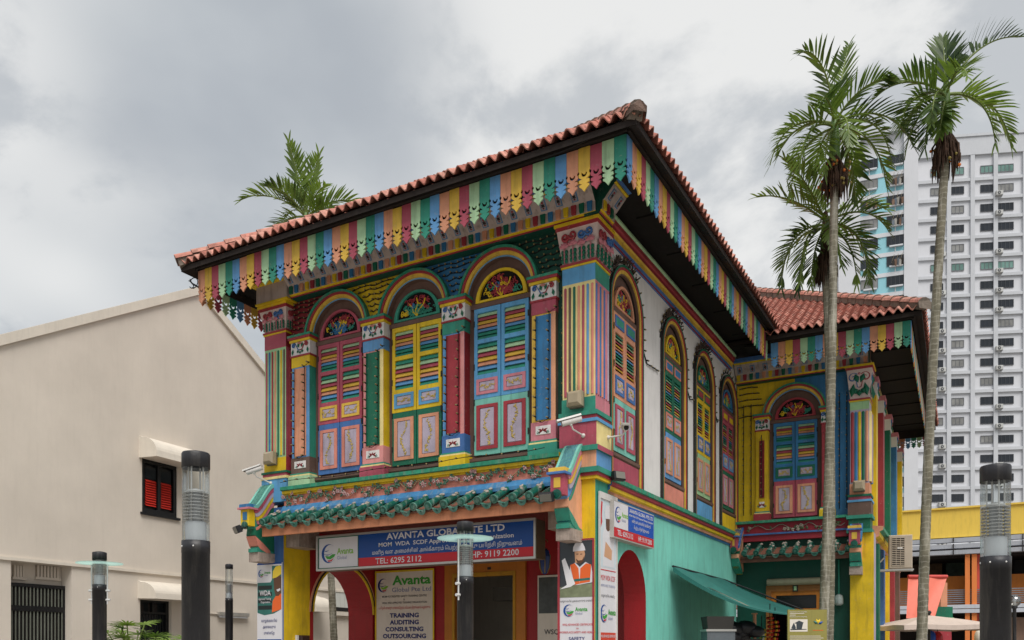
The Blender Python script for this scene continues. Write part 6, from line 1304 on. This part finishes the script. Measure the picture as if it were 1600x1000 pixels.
for (u, z, f, ci) in acs:
    q = bpy.data.meshes.get('condenser')
    if not q:
        m = MB(); m.bev(-.45, .45, -.75, -.1, -.3, .3, .04, 0); m.tube([(-.08, -.752, 0), (-.08, -.78, 0)], .22, 12, 1); m.tube([(-.08, -.77, 0), (-.08, -.79, 0)], .07, 8, 0); m.box(-.4, -.35, -.7, 0, -.38, -.3, 2); m.box(.35, .4, -.7, 0, -.38, -.3, 2); q = m.mesh('condenser', [mat('condenser_grey', 'b9b9b6', rough=.6, scale=.5), mat('fan_dark', '4c4e50'), TFR])
    o = obj('condenser_unit', q, None, TA @ T((u, 0, z)), label='small grey air conditioner box on the white tower wall', cat='air conditioner', group='air conditioners on the tower')
pB = at(1434, 1010, 115.5); TBf = frame(pB.x, pB.y, YAW - 20.5); tB = thing('tower_block', 'high rise flats with turquoise panels and laundry poles beside a white slab', 'building', M=TBf)
def B_(px, py): return uv(TBf, px, py)
uL = B_(1310, 450)[0]; u1 = B_(1344, 400)[0]; u2 = B_(1412, 400)[0]; zt2 = B_(1430, 203)[1]
b = MB(); b.box(uL, u1, -.6, 12, 0, zt2, 0); b.box(u2, 0, -.6, 12, 0, zt2, 0); b.box(u1, u2, .0, 12, 0, zt2, 0); b.build('wall', [TW], tB); b = MB(); b.box(uL - .2, .2, -.8, 12.2, zt2, zt2 + .5, 0); b.build('parapet', [TG], tB)
lw_ = B_(1280, 470); b = MB(); b.box(lw_[0], uL, 1.5, 12, 0, B_(1290, 425)[1], 0); b.build('annex', [TW], tB)
fhB = (B_(1400, 401.6)[1] - B_(1400, 433)[1]); f0 = B_(1400, 401.6)[1] + 5 * fhB
cB = [(B_(1345, 400)[0], B_(1371, 400)[0]), (B_(1385.5, 400)[0], B_(1411.5, 400)[0])]; polem = mat('bamboo_pole', 'b9a98c', var=.2)
for f in range(18):
    zt_ = f0 - f * fhB
    b = MB(); b.box(u1, u2, -.35, 0, zt_ - fhB * .78, zt_ + .05, 0); b.build('turquoise_panel', [TQ], tB)
    b = MB(); b.box(u1, u2, -.45, 0, zt_ - fhB * .98, zt_ - fhB * .78, 0); b.build('floor_band', [TW], tB)
    for i, (a, c) in enumerate(cB):
        o = obj('window', winmesh(c - a, fhB * .45, r_.choice((0, 1, 4, 2))), tB, T((a, -.36, zt_ - fhB * .46)))
        q = MB(); q.box(a + .3, c - .1, -.75, -.4, zt_ - fhB * .56, zt_ - fhB * .49, 0); q.box((a + c) / 2 - .06, (a + c) / 2 + .06, -.5, -.36, zt_ - fhB * .78, zt_ - fhB * .49, 0); q.build('sill_tray', [TW], tB)
        if i == 1 and f in (1, 2, 3, 5, 7) or i == 0 and f in (2, 8):
            q = MB(); w0 = a + .6
            for k in range(3): q.tube([(w0 + .5 * k, -.4, zt_ - .9), (w0 + .5 * k + .2, -2.4, zt_ - .6)], .03, 4, 0)
            for k in range(5): xx = w0 + .28 * k; q.add([(xx, -.9 - .2 * (k % 3), zt_ - .75), (xx + .35, -1.1 - .2 * (k % 3), zt_ - .75), (xx + .3, -1.1, zt_ - 1.6 - .2 * (k % 2)), (xx + .02, -.95, zt_ - 1.5)], [(0, 1, 2, 3)], 1 + (k + f) % 4)
            q.build('laundry_poles', [polem] + [mat('cloth_' + c, c, var=.1) for c in ('c9c4bc', '3a3632', '8f7260', '7d8690')], None, TBf, label='laundry hung on poles outside the turquoise flats', cat='laundry', group='laundry on the tower')
